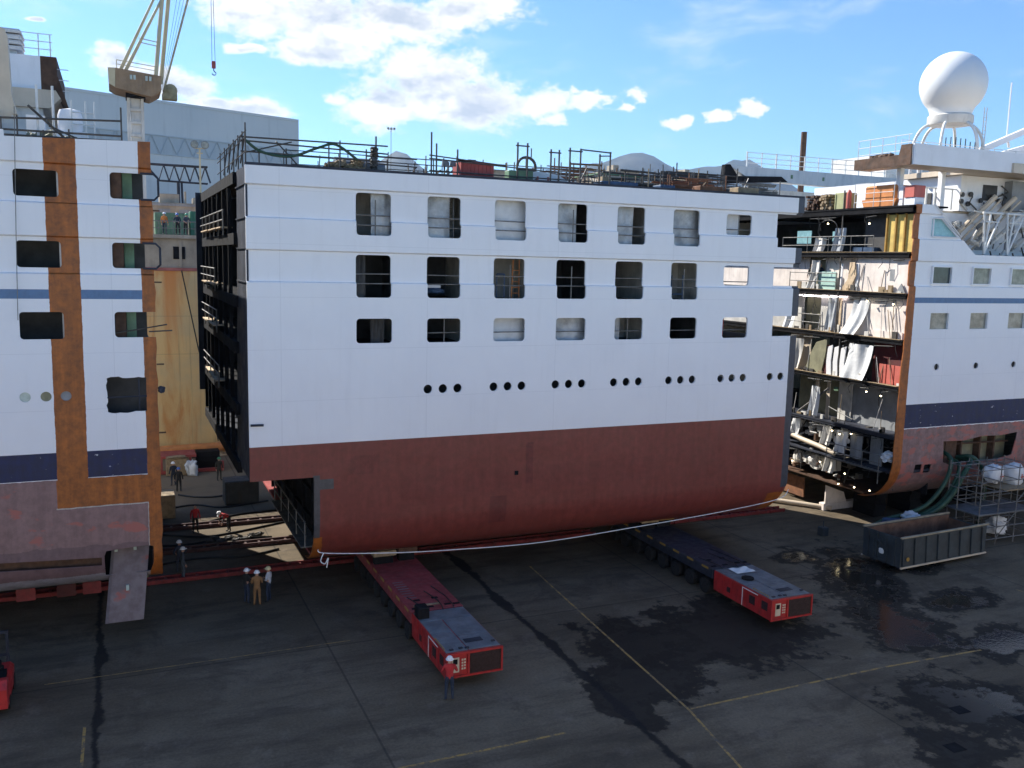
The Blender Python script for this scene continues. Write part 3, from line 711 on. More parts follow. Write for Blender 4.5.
for mt,n in (('white_dirty',16),('darkrust',14),('cream',8),('greybulk',12)):
    for i in range(n):
        b=MB(); y=rn.uniform(43.8,50.5); z=rn.uniform(2.6,5.9); a=rn.random()
        if a<.45: b.tube((43.5+rn.random()*.8,y,z),(43.6+rn.random()*.8,y+rn.uniform(-1.,1.),z+rn.uniform(-.15,.15)),rn.uniform(.04,.1),8)
        elif a<.8: b.box(43.7,44.1,y,y+rn.uniform(.1,.45),z,z+rn.uniform(.1,.45))
        else: b.lathe([(.12,0),(.17,.03),(.17,.12),(.12,.15)],(43.55,y,z),10,'x')
        b.build('machinery',M[mt],rs,world=True)
rn=random.Random(78)
for z0,hh in ((15.15,2.1),(12.35,2.4),(9.5,2.4),(6.45,2.7)):
    for mt in ('scafdark','white_dirty','timber'):
        for i in range(6):
            b=MB(); y=rn.uniform(40.6,49.5)
            if rn.random()<.5: b.box(43.44,43.5+.1*rn.random(),y,y+rn.uniform(.1,.5),z0+.03,z0+rn.uniform(.1,.5))
            else: b.tube((43.48,y,z0+.03),(43.6,y+rn.uniform(-.5,.5),z0+hh*rn.uniform(.3,.95)),.025)
            b.build('loose_fitting',M[mt],rs,world=True)
# catwalk low in the opening
b=MB().box(43.1,43.8,40.9,45.6,4.05,4.12)
for y in (41.,42.4,43.9,45.5): b.tube((43.15,y,3.3 if y<42 else 4.05),(43.15,y,5.1),.035)
for z in (4.6,5.1): b.tube((43.15,40.95,z),(43.15,45.6,z),.03)
b.build('catwalk',M['scaf'],rs,world=True)
panel('grey_sheet','greybulk',44.,41.6,42.6,4.2,6.,.05)
hang('canvas',43.9,42.9,43.9,4.4,6.1,.06,8,'greybulk')

b=MB().lump((43.6,40.75,5.0),.4,.45,.35,3,.4); b.build('white_cover',M['cloth'],rs,world=True)
# weather deck and bridge wing
b=MB().box(42.95,75,40.15,42.1,22.72,23.05).box(42.95,44.2,42.1,44.6,22.72,23.05).box(49.6,75,42.1,47,22.72,23.05)
b.build('wing_deck',M['cream'],rs,world=True)
b=MB().box(42.92,43.0,40.2,44.65,22.72,23.35).prism([(40.13,22.7),(41.2,22.7),(40.9,23.9),(40.13,23.9)],'x',42.84,42.915)
for i in range(5): b.lump((43.2,42.+.35*i,23.4),.2,.22,.15,i)
b.box(43.1,43.7,42.2,43.1,23.1,23.55)
b.build('cut_edge',M['darkrust'],rs,world=True)
MB().box(43.05,75,40.0,40.12,22.72,23.92).box(42.95,43.05,40.02,40.12,22.72,23.92).build('bulwark',M['white'],rs,world=True)
MB().box(51.2,52.1,39.85,40.0,22.7,23.3).build('lamp_box',M['cream'],rs,world=True)
b=MB()
for y in (40.6,41.6,42.6,43.6,44.55): b.tube((43.1,y,23.05),(43.1,y,24.5),.028)
for z in (23.6,24.05,24.5): b.tube((43.1,40.4,z),(43.1,44.55,z),.022)
for x in range(44,62,2): b.tube((x,42.0,23.05),(x,42.0,24.4),.028)
for z in (23.6,24.05,24.4): b.tube((44,42.0,z),(62,42.0,z),.022)
b.build('railing',M['rail'],rs,world=True)
for x in (44.,47.5): MB().box(x,x+.3,41.9,42.2,20.42,22.72).build('pillar',M['white'],rs,world=True)
MB().box(50.,75,42.6,56,20.45,22.7).build('deckhouse',M['white'],rs,world=True)
b=MB()
for y in (43.9,44.8,45.7): MB().box(49.94,50.0,y,y+.7,20.6,21.7).build('door_opening',M['intdark'],rs,world=True)
for x in (52,56): MB().box(x,x+1.3,42.55,42.6,21.2,22.2).build('window',M['intdark'],rs,world=True)
MB().box(54.,55.6,42.,42.6,20.6,22.5).build('vent_locker',M['greybulk'],rs,world=True)
b=MB()
for i in range(22):
    x=random.uniform(50,60); z=random.uniform(20.8,22.4)
    if i%2: b.path([(x,42.5,z),(x+random.uniform(-.5,.5),42.3,z-.4),(x+random.uniform(-.6,.6),42.5,z-.8)],.05,5)
    else: b.lathe([(.16,0),(.16,.12)],(x,42.4,z),10,'y')
b.build('fittings',M['scafdark'],rs,world=True)
# boat deck: inboard house, truss davits, gear
MB().box(47.,75,43.,44.6,17.62,20.3).build('boat_deck_house',M['white'],rs,world=True)
b=MB()
for x in (50,52.2,55,57.5): b.box(x,x+.8,42.95,43.,18.0,19.8)
b.build('door_opening',M['greybulk'],rs,world=True)
for x0 in (49.9,52.0,54.9,57.2,60.):
    b=MB(); A=(x0+.25,40.6,17.65)
    for x in (x0,x0+.6,x0+1.55): b.tube(A,(x+(.0),40.6,20.25),.07)
    b.tube((x0-.1,40.6,20.25),(x0+1.7,40.6,20.25),.08); b.tube((x0+.25,40.6,19.7),(x0+1.4,40.6,19.7),.05)
    b.build('davit_truss',M['rail'],rs,world=True)
for x0 in (49.2,51.,53.2,55.6):
    b=MB().tube((x0,42.8,18.2),(x0+2.6,41.4,21.4),.16,8).tube((x0+.5,42.6,18.),(x0+3.1,41.4,21.2),.07)
    b.build('boat_arm',M['cream'] if x0<52 else M['rail'],rs,smooth=40,world=True)
for i in range(45):
    b=MB(); x=random.uniform(48.9,60); z=random.uniform(17.9,20.8); y=random.uniform(41.2,42.8)
    if i%3==0: b.lump((x,y,z),.2,.2,.2,i,.5)
    else: b.tube((x,y,z),(x+random.uniform(-.9,.9),y,z+random.uniform(-.8,.8)),random.uniform(.03,.08))
    b.build('boat_gear',M['white_dirty'],rs,world=True)
b=MB()
for i in range(26):
    x=random.uniform(48.9,60); z=random.uniform(17.7,20.5); y=random.uniform(41.,42.5)
    if i%3: b.tube((x,y,z),(x+random.uniform(-.6,.6),y,z+random.uniform(-.5,.7)),.04)
    else: b.tube((x,y,z),(x+.3,y,z-.6),.05)
b.build('rigging',M['scafdark'],rs,world=True)
MB().box(46.22,75,43.08,43.19,19.86,20.44).build('deck_fascia',M['cream'],rs,world=True)
b=MB()
for x in [46.6+.75*i for i in range(12)]: b.box(x,x+.12,42.9,43.,20.5,21.8)
b.tube((46.5,42.9,21.8),(56,42.9,21.8),.05)
b.build('railing',M['rail'],rs,world=True)
# radome on its arched legs
C=(51.3,45.0)
b=MB(); pr=[(1.25,26.3),(1.28,26.9),(1.36,27.15)]
for i in range(1,19):
    a=R(-54+ (90+54)*i/18); pr.append((2.08*math.cos(a),28.83+2.08*math.sin(a)))
pr[-1]=(.02,pr[-1][1])
b.lathe([(r,z) for r,z in pr],(C[0],C[1],0),40)
rd=b.build('radome',pm('smooth_white_radome',(.78,.78,.77),.4,.04,.5,dirt=.08,dcol=(.5,.48,.42)),rs,smooth=50,world=True)
MB().lathe([(1.36,26.2),(1.42,26.35),(1.42,26.75),(1.3,26.85)],(C[0],C[1],0),36).build('radome_collar',M['white_dirty'],rd,smooth=40,world=True)
for k in range(6):
    a=R(30+60*k); ux,uy=math.cos(a),math.sin(a); pts=[]
    for i in range(9):
        q=R(90*i/8); r=1.15+1.15*math.sin(q) ; z=24.3+1.95*math.cos(q); pts.append((C[0]+ux*r,C[1]+uy*r,z))
    pts.append((C[0]+ux*2.3,C[1]+uy*2.3,23.0))
    MB().path(pts,.1,8).build('radome_leg',M['rail'],rd,smooth=50,world=True)
b=MB().lathe([(1.5,24.25),(1.5,24.4)],(C[0],C[1],0),24)
for i in range(8):
    x=C[0]-1.6+i*.45; b.tube((x,C[1]-.8,24.3),(x,C[1]-.8,25.1+.3*random.random()),.035)
b.box(C[0]-1,C[0]+1.2,C[1]-.5,C[1]+.5,23.05,24.2)
b.build('radome_pedestal',M['scafdark'],rd,world=True)
b=MB().tube((C[0]+1.9,C[1]-1.,23.1),(C[0]+1.9,C[1]-1.,27.4),.03).tube((C[0]+2.15,C[1]-1.,23.1),(C[0]+2.15,C[1]-1.,27.4),.03)
for i in range(14): b.tube((C[0]+1.9,C[1]-1.,23.4+i*.28),(C[0]+2.15,C[1]-1.,23.4+i*.28),.02)
b.build('access_ladder',M['rail'],rs,world=True)
# slanting funnel wing at the far right
b=MB(); b.prism([(53.0,23.2),(54.6,25.0),(64,28.6),(64,28.2),(55.2,24.8),(53.8,23.2)],'y',45.2,45.5)
b.prism([(54.2,23.2),(57.6,24.9),(66,27.2),(66,23.2)],'y',46.5,46.8)
for x,z in ((55.5,25.25),(57.5,26.0),(59.5,26.8)): b.tube((x,45.5,z-.1),(x+1.5,46.5,z-.5),.09)
b.tube((57.3,45.4,26),(57.3,45.4,29.6),.05)
b.build('funnel_wing',M['white'],rs,world=True)
# -------- loose things on the right ship's top deck
b=MB().cbox(43.7,45.4,42.0,44.4,20.9,21.75,.1).prism([(42.0,20.45),(44.4,20.45),(44.6,20.9),(41.8,20.9)],'x',43.7,45.4)
tag(b.build('rescue_boat',M['orange']),'orange rescue boat hull stowed on the cut end top deck of the right ship half','boat')
b=MB()
for y in (41.8,43.4,45.): b.tube((43.5,y,20.43),(43.5,y,21.9),.025)
for z in (20.75,21.3,21.9): b.tube((43.5,41.8,z),(43.5,45.,z),.02)
tag(b.build('guard_rail',M['rail']),'white guard rail in front of the orange rescue boat','railing')
t=MB().cbox(43.7,44.6,40.45,41.2,20.9,21.6,.03).build('red_box',M['redpanel']); tag(t,'small bright red box on a white stand below the bridge wing','box')
tag(MB().cbox(43.75,44.5,40.4,41.25,20.43,20.89,.03).box(43.8,44.,41.4,41.7,20.43,21.6).build('stand',M['white']),'white stand under the bright red box below the bridge wing','stand')
tag(MB().cbox(43.7,44.7,46.,47.,20.44,21.5,.04).box(43.66,43.7,46.1,46.15,20.5,21.4).box(43.66,43.7,46.85,46.9,20.5,21.4).build('crate',pm('pale_olive_crate',(.4,.4,.2),.7,.2,1.5)),'pale olive crate on the cut end top deck left of the orange boat','crate')
b=MB().lathe([(.02,1.2),(.08,1.15),(.14,1.05),(.16,.9),(.16,0)],(43.6,45.6,20.44),12); tag(b.build('gas_cylinder',M['redpanel'],smooth=40),'red gas cylinder standing between the olive crate and the orange boat','cylinder')
for i,(y,mt,lb) in enumerate(((47.4,'timber','pile of timber ends on the right ship deck beside the olive crate'),(48.6,'darkrust','stack of rusty brown rolls at the end of the timber pile on the right ship'))):
    b=MB(); rq=random.Random(i)
    for j in range(5):
        for q in range(4): r_q=rq.uniform(.07,.13); b.tube((43.5+rq.uniform(-.1,.3),y+.27*q+rq.uniform(-.05,.05),20.56+j*.2),(45.6,y+.27*q+rq.uniform(-.1,.1),20.56+j*.2),r_q,7)
    tag(b.build('stacked_rolls',M[mt]),lb,'stack')
MB
for i,(y,z) in enumerate(((43.6,6.0),(44.6,5.8),(42.6,8.9),(41.4,8.8),(43.9,3.3),(43.0,2.6),(41.7,2.7),(46.2,3.6),(48.9,3.1),(47.,19.5),(43.4,19.4),(46.5,14.7),(43.1,14.6),(41.,14.5),(44.4,2.5),(45.3,5.9))):
    w=thing('work_lamp','small lit work lamp hanging in the open cut end of the right ship half','lamp',(43.3,y,z),0,'work lamps hung in the open cut end')
    MB().lathe([(.015,.05),(.04,.03),(.05,0),(.04,-.03),(.015,-.05)],(0,0,0),10).build('bulb',M['bulb'],w,smooth=60)
    MB().tube((0,0,.06),(0,0,.3),.012,4).lathe([(.03,.12),(.03,.06),(.09,.0)],(0.02,0,.03),8).build('holder',M['cable'],w)

# ================================================================== 4  transporters
def transporter(label,loc,top,group):
    t=thing('modular_transporter',label,'transporter',loc,0,group)
    L0=4.45
    d=MB().cbox(-1.2,1.2,L0+.05,15.,.98,1.48,.03).box(-.5,.5,L0,15.,.62,.98)
    deck=d.build('load_deck',M[top],t)
    for i in range(8):
        y=L0+.4+i*1.3; MB().box(-1.215,-1.2,y,y+.55,1.36,1.47).build('edge_marking',M['yellow'],deck)
    b=MB()
    if top=='redtop':
        for i in range(8): b.box(-.95+.0,-.45,L0+1.6+i*.3,L0+1.66+i*.3,1.48,1.486)
        b.build('slot_marking',M['greyplate'],deck)
        b=MB().box(-.9,.3,L0+.55,L0+.68,1.48,1.52); b.build('wood_strip',M['timber'],deck)
    b=MB()
    for x,y in ((-.9,.3),(-.2,.3),(.6,.35),(1.,.3),(-.55,1.2),(.3,1.25)): b.box(x-.14,x+.14,L0+y,L0+y+.16,1.48,1.5)
    b.build('lashing_socket',M['black'],deck)
    for i in range(8):
        y=L0+.75+i*1.32
        for s in (-1,1):
            w=MB().lathe([(.3,-.17),(.395,-.15),(.415,-.07),(.415,.07),(.395,.15),(.3,.17)],(s*1.0,y,.415),20,'x').lathe([(.3,-.17),(.395,-.15),(.415,-.07),(.415,.07),(.395,.15),(.3,.17)],(s*.58,y,.415),20,'x').build('wheel',M['tyre'],t,smooth=35)
            MB().lathe([(.3,-.0),(.3,.13),(.22,.1),(.12,.1),(.1,.16),(.04,.16)] if s>0 else [(.3,0),(.3,-.13),(.22,-.1),(.12,-.1),(.1,-.16),(.04,-.16)],(s*1.0,y,.415),16,'x').build('rim',M['rim'],w,smooth=35)
        MB().tube((-.45,y-.25,.5),(-.5,y+.2,.95),.07,8).tube((.45,y-.25,.5),(.5,y+.2,.95),.07,8).build('cylinder',M['greyplate'],t)
        MB().box(-.85,.85,y-.07,y+.07,.36,.47).box(-.12,.12,y-.14,y+.3,.4,.98).build('axle',M['darksteel'],t)
    for k,x in enumerate((-.75,.2,.7)): MB().path([(x,4.3,1.5),(x+.05,4.6,1.56),(x+.12,5.2+.3*k,1.5),(x-.1,6.2+.5*k,1.5)],.025,5).build('hydraulic_hose',M['cable'],t)
    # power pack
    b=MB()
    z0,z1=.48,1.46
    b.cbox(-1.18,1.18,.1,4.4,z0,z1,.03)
    for x in (-1.2,1.13): b.box(x,x+.07,0,.1,z0-.02,z1+.01)
    b.box(-1.13,1.13,0.,.1,z1-.08,z1+.01).box(-1.13,1.13,0.,.1,z0-.02,z0+.06).box(-.28,-.2,0.01,.1,z0+.06,z1-.08)
    for y in (.9,1.9,2.9,3.6): b.box(-1.195,-1.18,y,y+.03,z0+.05,z1-.06).box(1.18,1.195,y,y+.03,z0+.05,z1-.06)
    pk=b.build('power_pack',M['red'],t)
    g=MB().box(-.2,1.13,.05,.1,z0+.06,z1-.08)
    for i in range(16): g.box(-.18,1.11,.03,.05,z0+.09+i*.05,z0+.11+i*.05)
    g.build('grille',M['grille'],pk)
    c=MB(); c.mat(0).box(-1.13,-.28,.07,.1,z0+.06,z1-.08); c.mat(1).box(-.92,-.62,.05,.07,z0+.18,z1-.2).mat(2).box(-.88,-.7,.03,.05,1.0,1.2).mat(0)
    for i in range(4): c.mat(1).box(-.52,-.45,.05,.07,.75+i*.12,.82+i*.12).box(-.42,-.35,.05,.07,.75+i*.12,.82+i*.12)
    c.build('control_panel',[M['red'],M['cream'],M['black']],pk)
    p=MB()
    for x0,x1,y0,y1 in ((-1.13,-.22,.15,2.02),(-.18,1.13,.15,1.5),(-.18,1.13,1.53,3.31),(-1.13,-.22,2.05,3.31),(-1.13,1.13,3.34,4.35)):
        p.cbox(x0,x1,y0,y1,z1+.002,z1+.03,.012)
    p.build('top_plate',M['greyplate'],pk)
    p=MB().box(-.1,.65,.75,1.1,z1+.03,z1+.045)
    for x,y in ((-.95,.25),(-.55,.3),(.9,.5),(-.3,.25)): p.box(x,x+.16,y,y+.1,z1+.03,z1+.07)
    p.build('top_hatch',M['darksteel'],pk)
    p=MB().box(-1.2,-1.181,1.2,1.6,.8,1.2).box(-1.2,-1.181,3.05,3.3,.75,1.0).box(-1.2,-1.181,.3,.7,.85,1.25)
    p.build('side_hatch',M['grille'],pk)
    p=MB().box(-1.2,-1.186,2.1,2.14,.5,1.4).box(-1.2,-1.186,1.0,2.1,1.36,1.4); p.build('white_edging',M['rope'],pk)
    MB().path([(-1.16,.3,z1+.05),(-1.16,.3,z1+.12),(-1.16,1.4,z1+.12),(-1.16,1.4,z1+.05)],.018,5).build('hand_rail',M['yellow'],pk)
    return t
G='wheeled transporters carrying the hull block'
t1=transporter('wheeled transporter with dull red deck and a man standing at its front',(12.36,31.0,0),'redtop',G)
MB().cbox(-1.15,-.65,3.6,4.2,1.49,1.97,.04).box(-.98,-.82,3.57,3.6,1.65,1.85).build('fuel_box',M['black'],t1)
t2=transporter('wheeled transporter with blue-black deck and red power pack, right of the other one',(28.15,31.15,0),'bluetop',G)
MB().grid(lambda u,w:(-.55+1.1*u,3.35+.75*w,1.52+.05*math.sin(9*u)*math.sin(7*w)+.03),10,8).build('plastic_cover',M['cloth'],t2)
MB().lathe([(.2,0),(.3,0),(.3,.07),(.2,.07)],(-.45,2.7,1.5),16).build('cable_coil',M['black'],t2)
fk=thing('forklift','red forklift truck end just showing at the left edge of the yard','forklift',(-4.62,36.4,0))
MB().cbox(-.7,.62,-1.2,.9,.35,1.05,.12).prism([(-1.75,.35),(-1.2,.3),(-1.2,1.3),(-1.45,1.3),(-1.75,1.05)],'x',-.68,.62).build('chassis',M['red'],fk,smooth=30)
MB().box(-.5,.5,-1.15,-.3,1.05,1.25).box(-.62,-.5,-1.4,.3,1.05,1.3).build('engine_cover',M['black'],fk)
MB().cbox(-.45,.35,-.35,.25,1.05,1.2,.04).cbox(-.45,.35,-.45,-.33,1.1,1.65,.04).build('seat',M['black'],fk)
b=MB()
for x in (-.6,.1):
    b.path([(x,-1.1,1.25),(x,-.9,2.0),(x,.6,2.0),(x,.9,1.05)],.04)
for y in (-.9,-.4,.1,.6): b.tube((-.6,y,2.0),(.1,y,2.0),.03)
b.build('overhead_guard',M['black'],fk)
b=MB()
for x in (-.45,.35): b.box(x,x+.1,.95,1.1,.1,2.2)
for z in (.3,1.2,2.1): b.box(-.4,.4,.98,1.06,z,z+.1)
for x in (-.4,.25): b.box(x,x+.14,1.1,2.1,.08,.13)
b.build('mast',M['darksteel'],fk)
for x in (-.6,.52):
    for y,r in ((-.95,.26),(.65,.33)): MB().lathe([(r*.6,-.12),(r,-.1),(r,.1),(r*.6,.12)],(x,y,r),16,'x').build('wheel',M['tyre'],fk,smooth=35)
# packing timbers between decks and keel
for k,(x0,x1,y,mt,lb) in enumerate(((11.2,12.35,41.75,'timber','pale timber packing on the dull red transporter deck under the keel'),(12.5,13.5,41.9,'darkrust','dark timber packing on the dull red transporter deck beside the pale one'),(27.0,28.1,42.4,'timber','timber packing on the blue-black transporter deck, left piece'),(28.2,29.3,42.6,'yellow','yellowish timber packing on the blue-black transporter deck, right piece'))):
    b=MB()
    b.mat(1).cbox(x0+.1,x1-.1,y+.2,y+.6,1.485,1.93,.02).mat(0).cbox(x0,x1,y,y+.6,1.93,2.19,.02)
    tag(b.build('timber_packing',[M[mt],M['black']]),lb,'timber')
# ================================================================== 5  people
def person(label,loc,rz,shirt,legs,helmet,pose='stand',skin_arms=False,group=None,h=1.0):
    J={'pelvis':(0,0,.95),'spine':(0,.01,1.14),'chest':(0,.015,1.33),'neck':(0,0,1.49),'head':(0,-.02,1.58),'crown':(0,-.015,1.70)}
    for s,n in ((-1,'r'),(1,'l')):
        J['sh'+n]=(.185*s,.01,1.41); J['el'+n]=(.25*s,.03,1.13); J['wr'+n]=(.27*s,-.07,.89); J['ha'+n]=(.265*s,-.1,.82)
        J['hi'+n]=(.095*s,0,.90); J['kn'+n]=(.115*s,-.03,.49); J['an'+n]=(.13*s,.02,.09); J['to'+n]=(.15*s,-.15,.045)
    if pose in('hips',):
        for s,n in ((-1,'r'),(1,'l')): J['el'+n]=(.36*s,.06,1.14); J['wr'+n]=(.2*s,-.08,1.0); J['ha'+n]=(.14*s,-.12,.99)
    if pose=='fold':
        for s,n in ((-1,'r'),(1,'l')): J['el'+n]=(.25*s,-.0,1.14); J['wr'+n]=(.1*s,-.25,1.15); J['ha'+n]=(.03*s,-.28,1.17)
    if pose=='hold':
        J['elr']=(-.27,.0,1.14); J['wrr']=(-.2,-.26,1.12); J['har']=(-.16,-.33,1.15)
    if pose=='lean':
        for s,n in ((-1,'r'),(1,'l')): J['el'+n]=(.27*s,-.12,1.16); J['wr'+n]=(.2*s,-.34,1.1); J['ha'+n]=(.17*s,-.41,1.09)
    if pose=='panel':
        for s,n in ((-1,'r'),(1,'l')): J['el'+n]=(.29*s,-.06,1.15); J['wr'+n]=(.2*s,-.28,1.2); J['ha'+n]=(.17*s,-.35,1.23)
    if pose in('bend','lean'):
        A=R(62 if pose=='bend' else 14)
        for k in ('spine','chest','neck','head','crown','shr','shl','elr','ell','wrr','wrl','har','hal'):
            x,y,z=J[k]; z-=.95; J[k]=(x,y*math.cos(A)-z*math.sin(A),.95+z*math.cos(A)+y*math.sin(A))
        if pose=='bend':
            for s,n in ((-1,'r'),(1,'l')):
                x,y,z=J['sh'+n]; J['el'+n]=(.24*s,y-.03,z-.28); J['wr'+n]=(.2*s,y-.1,z-.5); J['ha'+n]=(.18*s,y-.13,z-.58)
    r=dict(pelvis=(.155,.115),spine=(.15,.11),chest=(.17,.12),neck=(.058,.06),head=(.078,.095),crown=(.07,.082))
    for n in 'rl': r.update({'sh'+n:(.075,.075),'el'+n:(.052,.052),'wr'+n:(.036,.036),'ha'+n:(.042,.026),'hi'+n:(.1,.1),'kn'+n:(.068,.068),'an'+n:(.05,.05),'to'+n:(.05,.038)})
    E=[('pelvis','spine'),('spine','chest'),('chest','neck'),('neck','head'),('head','crown')]
    for n in 'rl': E+=[('chest','sh'+n),('sh'+n,'el'+n),('el'+n,'wr'+n),('wr'+n,'ha'+n),('pelvis','hi'+n),('hi'+n,'kn'+n),('kn'+n,'an'+n),('an'+n,'to'+n)]
    names=list(J); ix={k:i for i,k in enumerate(names)}
    me=bpy.data.meshes.new('skeleton'); me.from_pydata([J[k] for k in names],[(ix[a],ix[b]) for a,b in E],[])
    tmp=bpy.data.objects.new('skeleton',me); COL.objects.link(tmp)
    mod=tmp.modifiers.new('s','SKIN'); mod.use_smooth_shade=True; mod.branch_smoothing=.3
    for i,k in enumerate(names):
        d=me.skin_vertices[0].data[i]; d.radius=r[k]; d.use_root=(k=='pelvis')
    tmp.modifiers.new('u','SUBSURF').levels=1
    dg=bpy.context.evaluated_depsgraph_get(); ev=tmp.evaluated_get(dg); m2=bpy.data.meshes.new_from_object(ev)
    bm=bmesh.new(); bm.from_mesh(m2); bpy.data.objects.remove(tmp)
    # fingers, thumb, nose, ears joined on to the same body mesh
    def cone(p,q,r1,r2,n=5):
        b=MB().tube(p,q,r1,n,r2); vv=[bm.verts.new(v) for v in b.v]
        for f in b.f:
            try: bm.faces.new([vv[i] for i in f]).smooth=True
            except ValueError: pass
    for s,n in ((-1,'r'),(1,'l')):
        w=Vector(J['wr'+n]); hnd=Vector(J['ha'+n]); d=(hnd-w).normalized(); side=d.cross(Vector((s,0,0)))
        side=side.normalized() if side.length>.1 else Vector((0,0,1))
        for k,l in enumerate((.075,.085,.08,.06)):
            p=hnd+side*(.03-.02*k)+d*.01; q=p+d*l*.55; cone(p,q,.011,.0095); cone(q,q+(d+Vector((-s*.5,0,0))).normalized()*l*.45,.0095,.007)
        p=w+d*.03+side*.03; q=p+(d+side).normalized()*.05; cone(p,q,.013,.011); cone(q,q+d*.035,.011,.008)
    hd=Vector(J['head']); cr=Vector(J['crown']); up=(cr-hd).normalized(); fw=Vector((0,-1,0)); fw=(fw-up*fw.dot(up)).normalized()
    cone(hd+fw*.085+up*.035,hd+fw*.115+up*.005,.008,.016); 
    for s in (-1,1):
        cone(hd+Vector((s*.072,0,0))+up*.05,hd+Vector((s*.09,.01,0))+up*.0,.02,.014)
        cone(hd+fw*.075+Vector((s*.032,0,0))+up*.045,hd+fw*.094+Vector((s*.032,0,0))+up*.045,.012,.01)
    cone(hd+fw*.08-up*.03-Vector((.025,0,0)),hd+fw*.083-up*.03+Vector((.025,0,0)),.012,.012)
    if h!=1.: bmesh.ops.scale(bm,vec=(h,h,h),verts=bm.verts[:])
    bm.to_mesh(m2); bm.free(); m2.name='person'
    mats=[shirt,legs,M['skin'],M['cable']]
    for m in mats: m2.materials.append(m)
    seg=[]
    for a,b in E:
        if b in('head','crown'): q=2
        elif b[:2]=='ha': q=2
        elif b[:2]=='wr': q=2 if skin_arms else 0
        elif b in('hir','hil') or b[:2]=='kn': q=1
        elif b[:2]=='an': q=1
        elif b[:2]=='to': q=3
        else: q=0
        seg.append((Vector(J[a])*h,Vector(J[b])*h,q))
    for p in m2.polygons:
        c=p.center; best=9;bq=0
        for a,b,q in seg:
            d=b-a; t=max(0,min(1,(c-a).dot(d)/d.length_squared)); l=(a+d*t-c).length
            if l<best: best=l;bq=q
        if bq==0 and c.z<.93*h: bq=1
        p.material_index=bq; p.use_smooth=True
    o=bpy.data.objects.new('person',m2); COL.objects.link(o); o.location=loc; o.rotation_euler=(0,0,rz)
    tag(o,label,'person',group)
    if helmet:
        b=MB().lathe([(.155,.0),(.15,.012),(.125,.015),(.122,.05),(.1,.1),(.06,.128),(.01,.136)],(0,0,0),16)
        b.box(-.06,.06,-.2,-.1,-.005,.008)
        hh=b.build('helmet',helmet,o,smooth=50)
        hh.location=(hd+up*.06)*h
        ax=Vector((0,0,1)).rotation_difference(up); hh.rotation_mode='QUATERNION'; hh.rotation_quaternion=ax
    return o
def cm(name,c): return pm(name,c,.85,.2,6.)
hw=pm('white_helmet_plastic',(.8,.8,.82),.35,.05,4.); hy=pm('cream_helmet_plastic',(.7,.6,.35),.35,.05,4.); hg=pm('green_helmet_plastic',(.06,.3,.15),.35,.05,4.); hb=pm('blue_helmet_plastic',(.05,.14,.45),.35,.05,4.)
nav=cm('navy_work_cloth',(.02,.028,.05)); blk=cm('black_work_cloth',(.015,.015,.017)); tan=cm('tan_overall_cloth',(.24,.125,.05)); jean=cm('blue_denim',(.02,.032,.062)); lite=cm('pale_grey_shirt',(.55,.57,.62)); redj=cm('red_jacket_cloth',(.42,.025,.03)); gry=cm('grey_blue_overall_cloth',(.06,.075,.1)); orn=cm('orange_vest_cloth',(.65,.22,.05))
person('man in black shirt and jeans with white helmet, left of the tan overalls',(5.26,42.75,0),R(120),blk,jean,hw,'fold',True)
person('man in tan overalls with white helmet seen from behind, between two others',(5.68,42.3,0),R(170),tan,tan,hw,'fold')
person('man in pale shirt and blue jeans with cream helmet, right of the tan overalls',(6.27,42.65,0),R(235),lite,jean,hy,'fold',True)
person('man in red jacket and white helmet facing the control panel of the dull red transporter',(11.05,30.25,0),R(165),redj,jean,hw,'panel')
person('man in grey-blue overalls with white helmet, nearer of a close pair in the gap',(2.68,47.1,0),R(100),gry,gry,hw,'stand')
person('man in dark work clothes with white helmet half hidden behind the grey-blue overalls',(2.6,48.3,0),R(200),nav,nav,hw,'hips')
person('man in red jacket and dark trousers standing in the gap, bareheaded',(3.9,55.2,0),R(10),redj,blk,None,'stand')
person('man in red jacket and white helmet bending down in the gap beside the hull block',(5.78,54.8,0),R(-70),redj,blk,hw,'bend')
person('man in navy clothes with white helmet before the faded red frame at the wall',(3.35,67.4,0),R(200),nav,nav,hw,'stand')
person('man in black clothes with blue helmet, nearest of those by the faded red frame',(3.6,65.5,0),R(170),blk,blk,hb,'stand')
person('man in dark green-grey clothes with green helmet standing right of the dark opening',(6.55,68.0,0),R(20),olive:=cm('olive_work_cloth',(.05,.05,.04)),olive,hg,'stand')
person('person in orange vest and white helmet on top of the dock wall',(3.75,78.35,18.03),R(20),orn,nav,hw,'stand')
person('person with blue helmet leaning on the dock wall rail, middle of three',(4.75,78.35,18.03),R(-15),nav,blk,hb,'lean')
person('person in dark clothes with green helmet leaning on the dock wall rail, right of three',(5.35,78.35,18.03),R(25),gry,blk,hg,'lean',True)
person('left one of two workers standing on an open deck of the right ship half',(43.75,48.7,15.15),R(-60),blk,blk,None,'stand')
person('right one of two workers standing on an open deck of the right ship half',(43.8,47.95,15.15),R(-100),nav,blk,None,'hips')

